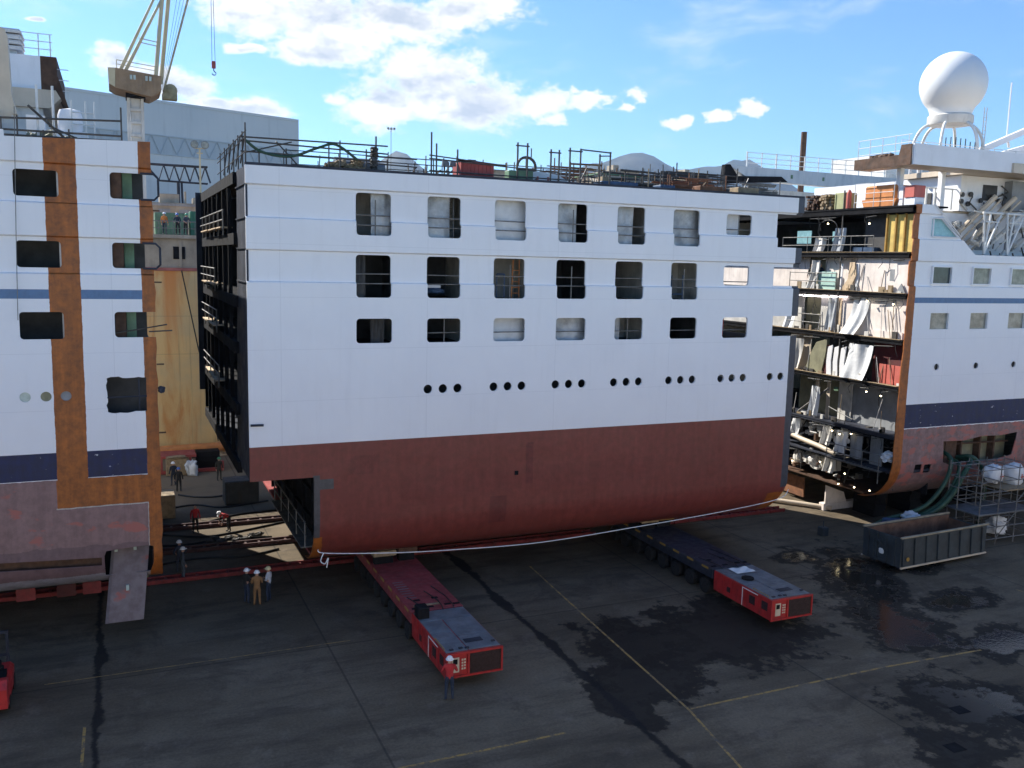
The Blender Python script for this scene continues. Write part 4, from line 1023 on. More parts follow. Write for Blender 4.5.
# ================================================================== 6  yard things
def ladder_rail(name,label,x0,x1,y,grp=None,z=.0):
    b=MB()
    for s in (-.3,.3): b.cbox(x0,x1,y+s-.06,y+s+.06,z+.02,z+.22,.015)
    x=x0+.3
    while x<x1: b.box(x,x+.12,y-.23,y+.23,z+.06,z+.16); x+=.75
    x=x0+.1
    while x<x1: b.box(x,x+.08,y-.42,y-.37,z+.02,z+.18); x+=1.1
    return tag(b.build(name,pm('worn_red_skid_paint_%d'%int(y*10+x0),((.2,.02,.02) if y<48 else (.06,.02,.018)),.7,.4,1.3,dirt=.75,dcol=(.03,.02,.02))),label,'skid rail',grp)
ladder_rail('skid_rail','long red skid rail on the ground passing behind the trio of men',-9.,26.5,47.2)
ladder_rail('skid_rail','red skid rail on the ground right of the blue-black transporter',30.2,41.5,47.6)
ladder_rail('skid_rail','red skid rail further back in the gap, behind the grey-blue overalls',-3,9.5,51.8)
ladder_rail('skid_rail','dull red skid rail in the gap at the feet of the red jackets',-3,9.5,56.4)
for i,(x,lb) in enumerate(((-4.3,'red jack stand under the left ship half, leftmost'),(-2.6,'red jack stand under the left ship half, middle one'),(-1.5,'red jack stand under the left ship half nearest the fin'))):
    b=MB().cbox(-.35,.35,-.35,.35,.32,.6,.03)
    for s in (-1,1):
        b.prism([(s*.34,.6),(s*.2,.6),(s*.12,1.5),(s*.2,1.5)],'y',-.3,-.2); b.prism([(s*.34,.6),(s*.2,.6),(s*.12,1.5),(s*.2,1.5)],'y',.2,.3)
    b.lathe([(.2,.6),(.2,1.7),(.14,1.7),(.14,2.05),(.26,2.05),(.26,2.19)],(0,0,0),14)
    b.box(-.4,.4,-.45,-.4,.32,.9)
    o=b.build('jack_stand',M['maroon'] if i==1 else M['redtop']); o.location=(x,46.2,.0); tag(o,lb,'jack stand')
b=MB()
for j in range(5): b.cbox(-.45,.45,45.9+(.0 if j%2 else .05),47.9,.35+.36*j,.7+.36*j,.02)
o=b.build('keel_block',M['olive']); o.location=(.6,1.2,0); tag(o,'stack of timber keel blocks under the left ship half by the fin','keel block')
# skip
sk=thing('skip_container','open dark blue-grey skip with ribbed sides and rusty inside before the right ship half','skip',(42.55,36.55,0),R(3.5))
hx_,hy_=3.6,1.28
b=MB()
def slab(p0,p1,z0,z1,t):   # wall slab between two xy points, flared outward at the top
    return b.prism([p0,p1,(p1[0]+t[0],p1[1]+t[1]),(p0[0]+t[0],p0[1]+t[1])],'z',z0,z1)
slab((-hx_,-hy_),(hx_,-hy_),.3,1.95,(0,.06)); slab((-hx_,hy_),(hx_,hy_),.3,1.95,(0,-.06)); slab((-hx_,-hy_+.06),(-hx_,hy_-.06),.3,1.95,(.06,0)); slab((hx_,-hy_+.06),(hx_,hy_-.06),.3,1.75,(-.06,0))
b.box(-hx_+.06,hx_-.06,-hy_+.06,hy_-.06,.3,.36)
for i in range(8):
    x=-hx_+.15+i*.95
    b.prism([(x,.35),(x+.14,.35),(x-.1+.14,1.85),(x-.1,1.85)],'y',-hy_-.09,-hy_); b.prism([(x,.35),(x+.14,.35),(x+.04,1.85),(x-.1,1.85)],'y',hy_,hy_+.09)
for y in (-.95,-.35,.25,.85): b.box(-hx_-.1,-hx_,y,y+.14,.3,1.9)
body=b.build('body',M['skip'],sk)
MB().box(-hx_+.062,hx_-.062,-hy_+.062,hy_-.062,.361,.5).box(-hx_+.06,hx_-.06,hy_-.075,hy_-.06,.5,1.9).box(-hx_+.06,-hx_+.075,-hy_+.08,hy_-.08,.5,1.9).box(hx_-.075,hx_-.06,-hy_+.08,hy_-.08,.5,1.7).build('inner_lining',M['skipin'],sk)
b=MB().cbox(-hx_-.05,hx_+.05,-hy_-.1,-hy_+.07,1.951,2.03,.02).cbox(-hx_-.05,hx_+.05,hy_-.07,hy_+.1,1.951,2.03,.02)
b.build('top_rim',pm('pale_worn_rim_paint',(.30,.25,.17),.7,.3,2.,dirt=.3),sk)
MB().box(-hx_,hx_,-hy_-.1,-hy_-.02,.24,.32).box(-hx_,hx_,hy_+.02,hy_+.1,.24,.32).build('bottom_rail',M['cream'],sk)
b=MB().box(-hx_-.16,-hx_-.1,-.5,.5,.4,.48).box(-hx_-.16,-hx_-.1,-.5,-.42,.4,1.5).box(-hx_-.16,-hx_-.1,.42,.5,.4,1.5).path([(-hx_-.12,-.12,1.3),(-hx_-.3,-.12,1.55),(-hx_-.3,.12,1.55),(-hx_-.12,.12,1.3)],.04)
b.build('hook_frame',M['skip'],sk)
MB().lump((-hx_-.14,-.1,.95),.04,.18,.16,2,.2).build('pale_patch',M['rope'],sk)
MB().lathe([(.12,0),(.12,.02)],(-hx_+.5,-hy_-.115,.75),14,'y').build('reflector',M['yellow'],sk)
for x in (-hx_+.5,hx_-.5):
    for y in (-.9,.9): MB().lathe([(.1,-.12),(.15,-.1),(.15,.1),(.1,.12)],(x,y,.15),14,'y').build('roller',M['darksteel'],sk,smooth=35)
# scaffold tower with big bags
b=MB(); xs=(47.4,49.0,50.6,52.2); ysc=(37.0,38.6,39.3)
for x in xs:
    for y in ysc: b.tube((x,y,0),(x,y,4.9),.035)
for z in (.35,1.1,1.9,2.55,3.3,3.95,4.7):
    for y in ysc: b.tube((xs[0]-.1,y,z),(xs[-1]+.1,y,z),.03)
    for x in xs: b.tube((x,ysc[0]-.1,z),(x,ysc[-1]+.1,z),.03)
b.tube((49,37,.35),(50.6,37,1.9),.03); b.tube((50.6,37,2.55),(52.2,37,3.95),.03)
b.mat(1).box(47.3,52.3,36.95,39.3,1.95,2.0).mat(2).box(49.6,52.3,36.95,39.25,3.3,3.37)
tag(b.build('scaffold_tower',[M['scaf'],M['greyplate'],M['timber']]),'grey tube scaffold tower with plank floors beside the skip','scaffold')
redmark=M['redpanel']
for i,(x,y,z,s,lb) in enumerate(((50.0,38.3,4.05,.72,'big white bag with red mark on the scaffold tower, left one'),(51.6,38.2,3.95,.85,'big white bag with red mark on the scaffold tower, right and larger one'))):
    b=MB().lump((x,y,z),s*.8,s*.68,s*.95,i+11,.2,14,24); bag=b.build('bulk_bag',M['cloth'],smooth=70)
    MB().box(x-.05,x+.3,y-s*.72,y-s*.70,z-.1,z-.03).box(x+.05,x+.12,y-s*.72,y-s*.70,z-.25,z+.12).build('red_mark',redmark,bag)
    tag(bag,lb,'bag')
for i,(x,y,z,lb) in enumerate(((50.3,38.,.75,'crumpled white plastic bag on the ground inside the scaffold tower'),(47.7,37.7,.3,'small white sack on the ground at the skip end of the scaffold tower'))):
    tag(MB().lump((x,y,z),.6-.25*i,.5-.2*i,.55-.3*i,i+19,.4,14,22,flat=-.9).build('sack',M['cloth'],smooth=70),lb,'bag')
# green hoses from the hull opening to the ground
def catmull(P,n=8):
    P=[Vector(p) for p in P]; out=[]
    for i in range(len(P)-1):
        a=P[max(i-1,0)];b=P[i];c=P[i+1];d=P[min(i+2,len(P)-1)]
        for k in range(n):
            t=k/n; out.append(.5*((2*b)+(c-a)*t+(2*a-5*b+4*c-d)*t*t+(3*b-a-3*c+d)*t**3))
    out.append(P[-1]); return out
for i,(pts,r,lb) in enumerate((
    ([(47.9,40.6,5.2),(47.7,39.6,4.9),(47.2,39.3,3.8),(46.2,39.3,2.6),(45,39.4,1.9),(43.,39.8,1.4),(42.2,40.5,.7)],.13,'left dark green hose drooping from the red side opening'),
    ([(49.6,40.6,4.6),(49.3,39.5,4.7),(48.3,39.1,3.9),(47.2,39.0,2.6),(46,39.2,1.7),(44.2,39.6,1.2),(43,40.6,.5)],.17,'thick dark green hose looping from the middle of the red side opening'),
    ([(49.3,40.5,4.7),(49.5,39.6,4.9),(50.3,39.45,4.2),(50.8,39.5,3.2),(50.9,39.6,1.5),(50.9,39.8,.1)],.15,'dark green hose hanging straight down beside the scaffold tower'),
    ([(48.6,40.5,4.7),(48.4,39.5,4.4),(47.7,39.3,3.2),(46.6,39.3,2.1),(45.2,39.5,1.5),(44.1,40.2,.9)],.13,'inner dark green hose between the other two drooping ones'))):
    tag(MB().path(catmull(pts),r,10).build('hose',M['hose_green'],smooth=50),lb,'hose')
tag(MB().cbox(42.6,43.6,38.9,39.9,.02,1.5,.05).box(42.55,42.6,38.95,39.85,.2,1.3).build('tank',M['blue']),'dark blue tank on the ground behind the skip','tank')
tag(MB().lump((44.2,39.2,1.6),.6,.5,.35,44,.4).build('sheet_bundle',M['cloth'],smooth=70),'crumpled white sheet behind the back edge of the skip','sheet')
tag(MB().cbox(43.9,44.8,38.8,39.7,.02,1.25,.05).build('crate',M['darkrust']),'dark crate under the crumpled white sheet behind the skip','crate')
tag(MB().cbox(39.8,40.3,41.8,42.3,.02,.55,.04).tube((40,42,.55),(40,42,.95),.03).build('pump_box',M['skip']),'small dark pump box on the ground under the cut end of the right ship half','box')
b=MB().cbox(44.2,48.5,46.5,47.0,.02,.5,.03).prism([(44.3,.5),(46.2,.5),(45.9,1.2),(44.3,1.8)],'y',46.5,46.6)
tag(b.build('steel_offcut',M['pinkwhite']),'pinkish steel offcut standing in the sunlight under the right ship half','steel plate')
tag(MB().path(catmull([(41.3,51.,.18),(42.4,49.3,.2),(43.6,47.8,.2),(44.7,46.3,.2)]),.16,8).build('pipe',M['cream'],smooth=50),'long pale pipe lying in the sunlight under the right ship half','pipe')
tag(MB().prism([(49.0,.3),(51.2,.3),(51.,1.7),(49.1,1.7)],'x',44.6,44.7).build('steel_offcut',M['rust']),'orange-brown steel plate leaning in the gap behind the pale pipe','steel plate')
# keel blocks carrying the right half
for i,x in enumerate((46.8,50.,53.,56)):
    b=MB()
    for j in range(5): b.cbox(x-.5,x+.5,44.+(0 if j%2 else .08),46.,.02+.43*j,.44+.43*j,.02)
    tag(b.build('keel_block',M['black']),'dark keel block stack under the right ship half, '+('nearest the cut','second from the cut','third from the cut','fourth from the cut')[i],'keel block')
# things in the left gap
b=MB().cbox(6.2,8.4,60.8,62.4,.05,1.6,.05)
for x in (6.4,7.1,7.8): b.box(x,x+.1,60.74,60.8,.1,1.5)
tag(b.build('tool_container',M['skip']),'dark tool container in the gap beside the lower hull','container')
tag(MB().cbox(1.6,3.0,58.8,60.4,.03,1.5,.04).box(1.7,2.9,58.76,58.8,.2,.3).build('crate',M['timber']),'brown wooden crate at the edge of the left ship half in the gap','crate')
for i in range(1): pass
fr=MB()
fr.box(2.6,7.2,71.,71.2,.05,.3).box(2.6,5.2,71.,71.2,1.25,1.42).box(2.6,2.8,71.,71.2,.3,1.25).box(7.,7.2,71.,71.2,.3,.8).box(4.7,4.85,71.,71.2,.3,1.25)
fr.box(2.6,5.2,71.2,73.,1.25,1.42)
tag(fr.build('steel_rack',M['redbox']),'faded red steel frame with dark bay standing before the dock wall','frame')
tag(MB().box(5.25,6.95,71.4,72.6,.06,1.5).tube((4.9,71.3,.75),(6.95,71.3,.8),.04).tube((4.9,71.3,1.15),(6.95,71.3,1.15),.04).build('rack',M['black']),'dark rack inside the faded red steel frame','rack')
tag(MB().lump((4.75,70.2,.6),.55,.4,.65,77,.45,14,22,flat=-.9).build('sheet_bundle',M['cloth'],smooth=70),'white sheeted bundle in front of the faded red steel frame','bundle')
tag(MB().cbox(3.0,4.5,70.4,70.9,.05,1.3,.05).lump((3.7,70.6,1.4),.8,.3,.12,3).build('pallet_load',M['timber']),'wooden load lying on the left part of the faded red frame','pallet')
tag(MB().path([(1.0,76.3,.75),(6.0,76.5,.8),(8.3,76.6,.8),(9.2,76.6,.6),(9.5,76.6,.05)],.38,14).build('pipe',M['orange'],smooth=50),'big rusty orange pipe along the foot of the dock wall','pipe')
hoses=[([(1.6,57.6,.06),(4,56.8,.06),(6.5,58.2,.06),(9.5,58.5,.06)],'upper dark hose snaking across the floor of the gap'),
 ([(1.6,55.6,.06),(4,54.2,.06),(6,54.4,.06),(10,56,.06)],'dark hose lying across the gap between the red jackets'),
 ([(1.4,60.4,.06),(4.2,61.5,.06),(6.,60.3,.06),(9,61,.06)],'dark hose lying past the wooden crate in the gap'),
 ([(1.4,53.3,.06),(3,52.9,.06),(5,53.2,.06),(8,52.8,.06)],'dark hose close behind the back skid rail'),
 ([(3.5,64.5,.06),(4.6,63.5,.06),(6,63.2,.06),(7.5,63.9,.06)],'dark hose curling from the man in black to the tool container'),
 ([(1.2,49.6,.06),(3.6,50.2,.06),(6,49.7,.06),(8,50.4,.06)],'dark hose between the two nearer red skid rails')]
for p,lb in hoses: tag(MB().path(catmull(p),.06,6).build('hose',M['cable']),lb,'hose')
b=MB()
for i in range(9):
    y=53.2+random.uniform(-.6,.6); x=4.5+i*.35; b.lump((x,y,.12),.3,.15,.1,i,.6)
tag(b.build('cable_heap',M['scafdark']),'low heap of grey tackle on the floor of the gap','heap')
tag(bar('rope',catmull([(8.05,39.75,3.3),(8.45,39.7,3.1),(11.5,39.7,2.78),(14.4,39.7,2.6),(19.3,39.7,2.46),(25.1,39.7,2.72),(30.3,39.7,3.03),(34.3,39.75,3.4),(35.1,39.8,3.9)]),.023,M['rope']),'white rope strung along the foot of the dark red hull','rope')
tag(MB().path(catmull([(8.3,39.66,3.15),(8.15,39.6,2.8),(8.35,39.6,2.65),(8.5,39.62,2.9),(8.42,39.6,2.45)]),.026,6).build('rope_knot',M['rope']),'knotted tail at the left end of the white rope','rope')
tag(bar('hanging_cable',[(4.9,77.4,15.2),(6.0,77.2,9),(7.,77.1,4),(7.4,77,1.2)],.05,M['cable']),'dark cable slanting down the yellow dock wall to a bollard','cable')
b=MB().lathe([(.35,0),(.3,.25),(.22,.4),(.22,.8),(.4,.85),(.4,1.05),(.1,1.1)],(7.45,76.95,0),16); b.box(6.9,8.,76.6,77.3,0.02,.12)
tag(b.build('bollard',M['cream'],smooth=40),'pale bollard at the foot of the yellow dock wall','bollard')

# ================================================================== 7  on top of the hull block
b=MB()
for x,y,z1 in ((5.25,40.6,22.1),(5.3,42.,21.9),(5.3,43.5,21.9),(5.3,45.2,21.9),(5.3,47.,21.9),(5.3,49.,21.9),(5.35,51.5,21.9),(8.9,41,21.5),(9.4,41,21.7),(10.6,41,21.4),(7.2,42,21.3),(6.3,44,21.4)):
    b.tube((x,y,20.3),(x,y,z1),.033)
for z in (20.9,21.5,21.75): b.tube((5.25,40.4,z),(5.35,53.,z),.025)
for z,d in ((21.55,.05),(21.4,-.15),(20.95,-.05)): b.tube((5.1,41,z),(11.6,41,z+d),.035)
b.tube((5.3,41,20.9),(7.3,41.2,21.5),.03); b.tube((6.6,41,21.45),(7.6,41.6,20.6),.03)
for i in range(5): b.tube((5.3,41+1.7*i,21.75),(5.3,42.7+1.7*i,20.6),.03)
tag(b.build('scaffold',M['scafdark']),'tangled dark scaffold tubes over the left end of the hull block','scaffold')
tag(bar('hanging_hose',catmull([(5.3,40.9,21.4),(6.,40.9,20.95),(7.2,40.9,20.85),(8.4,40.9,21.3),(9.2,40.95,21.5),(10.2,41,20.9)]),.06,M['hose_green']),'dark green hose slung along the left scaffold on the hull block','hose')
b=MB()
for i in range(7): b.lump((9.+.25*i,41.4,20.5+.12*(i%3)),.3,.3,.2,i,.5)
tag(b.build('scrap_pile',M['timber']),'low pile of timber scraps behind the top edge of the hull block','pile')
b=MB().lathe([(.28,0),(.36,.02),(.36,2.1),(.28,2.12)],(9.4,42.2,20.75),18,'x').lathe([(.2,0),(.3,.02),(.3,2.0),(.2,2.02)],(9.6,41.7,20.62),18,'x')
tag(b.build('duct_roll',M['greyplate'],smooth=40),'grey rolled ducts lying along the top edge of the hull block','duct')
b=MB().tube((11.05,41,20.3),(11.05,41,22.),.04).tube((10.85,41,20.3),(10.85,41,21.5),.04).tube((10.6,41,21.1),(13.,41,21.1),.03).tube((10.6,41,20.8),(13,41,20.75),.03)
for i in range(5): b.lump((10.95,41.,20.6+.2*i),.2,.2,.15,i,.5)
tag(b.build('scaffold_post',M['scafdark']),'scaffold post wrapped in cables right of the grey duct rolls','scaffold')
b=MB()
for x,z1 in ((13.7,22.4),(13.95,21.9),(15.0,21.7)): b.tube((x,41,20.3),(x,41,z1),.04)
for x0,x1,z0,z1 in ((13.6,20.3,21.2,20.95),(13.6,22.9,20.65,20.6),(13.6,17.5,21.35,21.1)): b.tube((x0,41,z0),(x1,41,z1),.03)
b.box(13.65,14.2,40.9,41.1,20.36,20.45)
tag(b.build('scaffold_rail',M['scafdark']),'scaffold hand rail with tall posts along the middle of the block top','scaffold')
for x0,x1,z1,lb in ((18.1,18.62,22.25,'narrow goalpost scaffold frame right of the green cabinet'),(19.9,20.35,22.05,'narrow goalpost scaffold frame in the middle of the three'),(20.95,21.55,22.2,'scaffold frame at the left end of the long top bar')):
    b=MB().tube((x0,41,20.3),(x0,41,z1),.045).tube((x1,41,20.3),(x1,41,z1),.045).tube((x0-.1,41,z1-.15),(x1+.1,41,z1-.15),.035)
    if x0>20.9: b.tube((x1,41,22.15),(23.3,41,22.1),.035).tube((22.65,41,20.3),(22.65,41,22.0),.045).tube((23.25,41,20.3),(23.25,41,22.15),.045).tube((22.6,41,21.9),(23.3,41,21.95),.03)
    tag(b.build('goalpost_scaffold',M['scafdark']),lb,'scaffold')
b=MB().cbox(15.3,17.,41.3,42.5,20.3,21.2,.03)
for i in range(8): b.box(15.4+.2*i,15.47+.2*i,41.27,41.3,20.36,21.1)
b.mat(1)
for i in range(7): b.lump((15.45+.12*i,41.8,21.25),.2,.25,.1,i,.5)
tag(b.build('tool_bin',[M['redbox'],M['black']]),'faded red steel bin on top of the hull block','bin')
tag(MB().cbox(17.8,18.2,41.3,41.9,20.3,20.95,.03).cbox(18.22,19.1,41.3,42.,20.3,20.97,.03).box(18.3,18.34,41.27,41.3,20.4,20.9).build('cabinet',M['greenbox']),'green cabinet under the dark ventilator on top of the hull block','cabinet')
b=MB()
for i in range(9): a=R(22.5*i); b.tube((18.85+.5*math.cos(a),41.6,21.2+.45*math.sin(a)),(18.85+.5*math.cos(R(22.5*(i+1))),41.6,21.2+.45*math.sin(R(22.5*(i+1)))),.07) if i<8 else None
b.tube((18.35,41.6,21),(18.35,41.6,21.25),.06).tube((19.35,41.6,21),(19.35,41.6,21.25),.06).tube((18.85,41.6,20.99),(18.85,41.6,21.6),.05).box(18.4,19.3,41.5,41.7,20.98,21.12).tube((19.1,41.6,21.5),(19.1,41.6,22.1),.03)
tag(b.build('ventilator',M['scafdark']),'dark round ventilator hood on top of the hull block','ventilator')
for x,w,h,lb in ((20.2,2.2,.55,'low white tent-like sheet with red marks on the block top'),(24.5,0,0,'')):
    if w:
        b=MB().prism([(x-w,20.5),(x+w,20.5),(x+w*.5,20.5+h),(x-w*.3,20.5+h*1.3)],'y',43.,44.)
        b.mat(1)
        for i in range(5): b.box(x-w*.6+i*.6,x-w*.6+i*.6+.1,42.96,43.,20.6,20.9)
        tag(b.build('sheeted_load',[M['cloth'],M['redpanel']]),lb,'sheet')
tag(MB().cbox(22.9,25.1,41.2,42.1,20.3,20.72,.05).build('flat_tank',M['blue']),'low dark blue tank on the block top near the pale cabins','tank')
# tan site cabins and stacked material further in
for x,y,w,d,h,mt,lb in ((27.6,50.,1.6,3,1.7,'cream','tan stacked cabin on the block top under the mountain, left one'),(30.3,52.,1.7,3,1.9,'conc','grey-tan cabin on the block top under the mountain, right one'),(36.5,55.,1.6,2,1.8,'plank','orange-tan cabin behind the brown scaffold on the block top')):
    b=MB().cbox(x,x+w,y,y+d,20.3,20.3+h,.04).mat(1).box(x+.2,x+.7,y-.02,y,20.3+h-.9,20.3+h-.35).box(x+.9,x+1.4,y-.02,y,20.3+h-.9,20.3+h-.35).mat(2).box(x-.1,x+w+.1,y-.1,y+d+.1,20.302+h,20.38+h)
    if x<35: tag(b.build('site_cabin',[M[mt],M['intdark'],M['greenbox']]),lb,'cabin')
rn=random.Random(31)
def rack(x0,x1,y0,y1,z0,z1,n,label,mt):
    b=MB(); k=max(2,int((x1-x0)/1.1))
    for i in range(k+1):
        x=x0+(x1-x0)*i/k
        for y in (y0,y1): b.tube((x,y,z0),(x,y,z1+rn.uniform(-.2,.45)),.04)
    for i in range(n):
        z=z0+.15+(z1-z0)*rn.random(); y=rn.choice((y0,y1,(y0+y1)/2)); a=x0+rn.random()*(x1-x0)*.3; e=x1-rn.random()*(x1-x0)*.3
        b.tube((a,y,z),(e,y,z+rn.uniform(-.06,.06)),rn.choice((.03,.035,.06)))
    b.box(x0,x1,y0,y1,z0+(z1-z0)*.45,z0+(z1-z0)*.45+.06)
    tag(b.build('scaffold',M[mt]),label,'scaffold')
rack(24.2,27.6,43,45,20.3,21.4,14,'brown scaffold bay on the block top, left of the dense racks','scafdark')
rack(27.8,31.5,42.4,44.5,20.3,21.2,26,'dense rusty scaffold racks on the right part of the block top','rust')
rack(29.5,35,46,48,20.3,22.1,30,'taller dark scaffold bay standing behind the rusty racks','scafdark')
rack(25.5,30,52,56,20.3,22.6,34,'tall brown scaffold bay deep on the block top, left of the farthest pair','rust')
rack(30.4,34.9,53,57,20.3,22.5,34,'tall grey scaffold bay deep on the block top, right of the farthest pair','scaf')
rack(31.8,34.8,41.8,43.2,20.3,21.,22,'pale tube bundle rack at the right end of the block top','scaf')
for i,(x,w,h,mt,lb) in enumerate(((28.9,1.5,.5,'rust','rusty steel box at the edge of the block top before the racks'),(31.4,1.4,.55,'timber','brown timber box on the block top next to the rusty one'),(26.4,.9,.4,'blue','small blue box on the block top before the brown scaffold'))):
    tag(MB().cbox(x,x+w,41.1,41.9,20.3,20.3+h,.03).box(x+.1,x+.16,41.07,41.1,20.32,20.25+h).box(x+w-.16,x+w-.1,41.07,41.1,20.32,20.25+h).build('box',M[mt]),lb,'box')
rn=random.Random(58)
for y,x0,x1,lb in ((44.5,7.5,34.6,'long thin tube guard rail along the block top, the row nearer its front edge'),(51.,9.,34.6,'long thin tube guard rail along the block top, the farther row')):
    b=MB(); x=x0
    while x<x1: b.tube((x,y,20.25),(x+rn.uniform(-.06,.06),y,21.35+rn.uniform(0,.5)+(.4 if y>50 else 0)),.026); x+=rn.uniform(.9,2.1)
    for z in (20.75,21.25,21.5): b.tube((x0,y,z+.02),(x1,y,z+rn.uniform(-.05,.05)+(.3 if y>50 else 0)),.024)
    tag(b.build('guard_rail',M['scafdark']),lb,'railing')
rn=random.Random(57)
for i,(xa,xb,lb) in enumerate(((14.,18.2,'loose tubes and odds on the block top behind the red bin'),(18.5,23.5,'loose tubes and odds on the block top behind the goalpost frames'),(23.8,27.5,'loose standing tubes and odds on the block top by the dark blue tank'),(27.6,31.2,'loose standing tubes and odds on the block top before the rusty racks'),(31.3,34.9,'loose standing tubes and odds at the right end of the block top'))):
    b=MB()
    b.box(xa,xb+.6,41.9,49.6,20.23,20.262)
    for j in range(40):
        x=rn.uniform(xa,xb); y=rn.uniform(42,49); a=rn.random()
        b.mat(rn.choice((0,0,1,2,3)))
        if a<.45: b.tube((x,y,20.25),(x+rn.uniform(-.1,.1),y,20.3+rn.uniform(.6,1.75)),.03)
        elif a<.75: b.tube((x,y,20.25),(x+rn.uniform(.6,1.8),y+rn.uniform(-.3,.3),20.4+rn.uniform(.1,1.1)),.03)
        else: b.box(x,x+rn.uniform(.2,.7),y,y+.5,20.25,20.3+rn.uniform(.3,.8))
    tag(b.build('scaffold',[M['scafdark'],M['scaf'],M['darkrust'],M['timber']]),lb,'scaffold')
fl=MB().tube((14.9,42,20.3),(14.9,42,21.2),.04)
for s in (-.2,.2): fl.box(14.9+s-.13,14.9+s+.13,41.85,42.,21.0,21.25)
tag(fl.build('site_lamp',M['greyplate']),'small twin site lamp on the block top left of the red bin','lamp')
# ================================================================== 8  ground
def smooth_blob(t,X,Y,cx,cy,rx,ry,rot=0.):
    dx=t.m('SUBTRACT',X,cx); dy=t.m('SUBTRACT',Y,cy)
    if rot:
        c,s=math.cos(R(rot)),math.sin(R(rot))
        dx,dy=t.m('ADD',t.m('MULTIPLY',dx,c),t.m('MULTIPLY',dy,s)),t.m('SUBTRACT',t.m('MULTIPLY',dy,c),t.m('MULTIPLY',dx,s))
    l=t.m('SQRT',t.m('ADD',t.m('POWER',t.m('ABSOLUTE',t.m('DIVIDE',dx,rx)),2.),t.m('POWER',t.m('ABSOLUTE',t.m('DIVIDE',dy,ry)),2.)))
    return t.m('SUBTRACT',1.,l)
def ground_mat():
    t=NT('worn_yard_asphalt'); v=t.obj(); X,Y,Z=t.sep(v)
    big=t.noise(v,.16,6,.62); mid_=t.noise(v,.7,6,.65); fine=t.noise(v,9.,5,.7); grit=t.noise(v,45.,2,.6)
    sm=t.noise(t.vmul(v,(.35,1.6,1)),.5,6,.68)
    c=t.mix(t.ss(big,.35,.68),(.114,.089,.060,1),(.168,.134,.094,1))
    c=t.mix(t.ss(sm,.42,.7,0,.62),c,(.048,.039,.031,1))
    c=t.mix(t.ss(t.noise(v,.32,6,.7,.6),.5,.66,0,.45),c,(.042,.034,.028,1))
    c=t.mix(t.ss(mid_,.54,.74,0,.5),c,(.19,.15,.115,1))
    k=t.ss(fine,.2,.8,.75,1.25); c=t.mix(1.,c,t.comb(k,k,k),'MULTIPLY')
    # slab tone: each bay poured slightly differently
    bay=t.n('ShaderNodeTexWhiteNoise',noise_dimensions='2D'); fl=t.comb(t.m('FLOOR',t.m('DIVIDE',t.m('ADD',X,1.13),8.98)),t.m('FLOOR',t.m('DIVIDE',t.m('SUBTRACT',Y,26.4),10.2)),0.); t.L.new(fl,bay.inputs['Vector'])
    bv=t.m('MULTIPLY_ADD',bay.outputs['Value'],.24,.88); c=t.mix(1.,c,t.comb(bv,bv,bv),'MULTIPLY')
    # dry brown mud under and behind the ships
    mud=t.m('MULTIPLY',t.ss(Y,54.,70.),t.ss(mid_,.3,.55,.6,1)); c=t.mix(mud,c,(.21,.16,.105,1))
    # patches of standing wet
    warp=t.m('MULTIPLY',t.m('SUBTRACT',t.noise(v,.55,5,.68),.5),2.4); w2=t.m('MULTIPLY',t.m('SUBTRACT',t.noise(v,2.6,4,.65),.5),.7)
    wet=None
    for b in ((24.8,32.0,6.0,3.8,10),(20.4,32.2,2.8,3.0,0),(19.,28.8,2.6,2.2,0),(16.9,27.6,1.1,2.3,10),(36.0,34.6,2.6,7.0,-27),(33.0,30.0,2.2,3.2,-20),(40.5,35.8,3.5,1.5,0),(33.2,28.5,3.2,2.3,20),(29.8,22.6,2.8,3.4,35),(26.3,20.6,1.8,1.6,0),(38.5,31.0,3.,1.4,0),(18.3,29.4,1.6,1.2,0),(35.8,39.2,1.6,1.6,0),(36,26.5,3,1.6,20)):
        d=smooth_blob(t,X,Y,*b); wet=d if wet is None else t.m('MAXIMUM',wet,d)
    w=t.m('ADD',t.m('ADD',wet,warp),w2); wm=t.ss(w,.0,.22)
    c=t.mix(t.m('MULTIPLY',wm,.85),c,(.012,.0105,.0095,1))
    # tar-filled joints with bleeding edges
    for jx,y0,y1,wd in ((16.85,10,60,.11),(-1.13,10,60,.07)):
        off=t.m('MULTIPLY',t.m('SUBTRACT',t.noise(v,.5,5,.7),.5),.8); o2=t.m('MULTIPLY',t.m('SUBTRACT',t.noise(v,3.5,3,.7),.5),.25)
        d=t.m('ABSOLUTE',t.m('ADD',t.m('ADD',t.m('SUBTRACT',X,jx),t.m('MULTIPLY',off,.55)),o2))
        wid=t.m('MULTIPLY_ADD',t.ss(t.noise(v,.32,4,.6),.45,.65),.26,wd)
        j=t.ss(t.m('SUBTRACT',d,wid),-.06,.1,1,0); c=t.mix(t.m('MULTIPLY',j,.85),c,(.011,.011,.012,1))
    for jx in (7.85,25.8,34.8,43.8):
        d=t.m('ABSOLUTE',t.m('SUBTRACT',X,jx)); j=t.ss(d,.02,.06,.5,0); c=t.mix(j,c,(.02,.02,.02,1))
    for jy in (16.2,36.6,46.8):
        d=t.m('ABSOLUTE',t.m('SUBTRACT',Y,jy)); j=t.ss(d,.02,.06,.5,0); c=t.mix(j,c,(.02,.02,.02,1))
    # puddles proper: smooth water in the middle of the wet
    pud=t.m('MULTIPLY',t.ss(w,.4,.6),t.ss(X,27.,33.,.12,1.))
    rough=t.m('SUBTRACT',t.ss(fine,.2,.8,.7,.9),t.m('MULTIPLY',wm,.12)); rough=t.m('ADD',t.m('MULTIPLY',rough,t.m('SUBTRACT',1.,pud)),t.m('MULTIPLY',pud,.07))
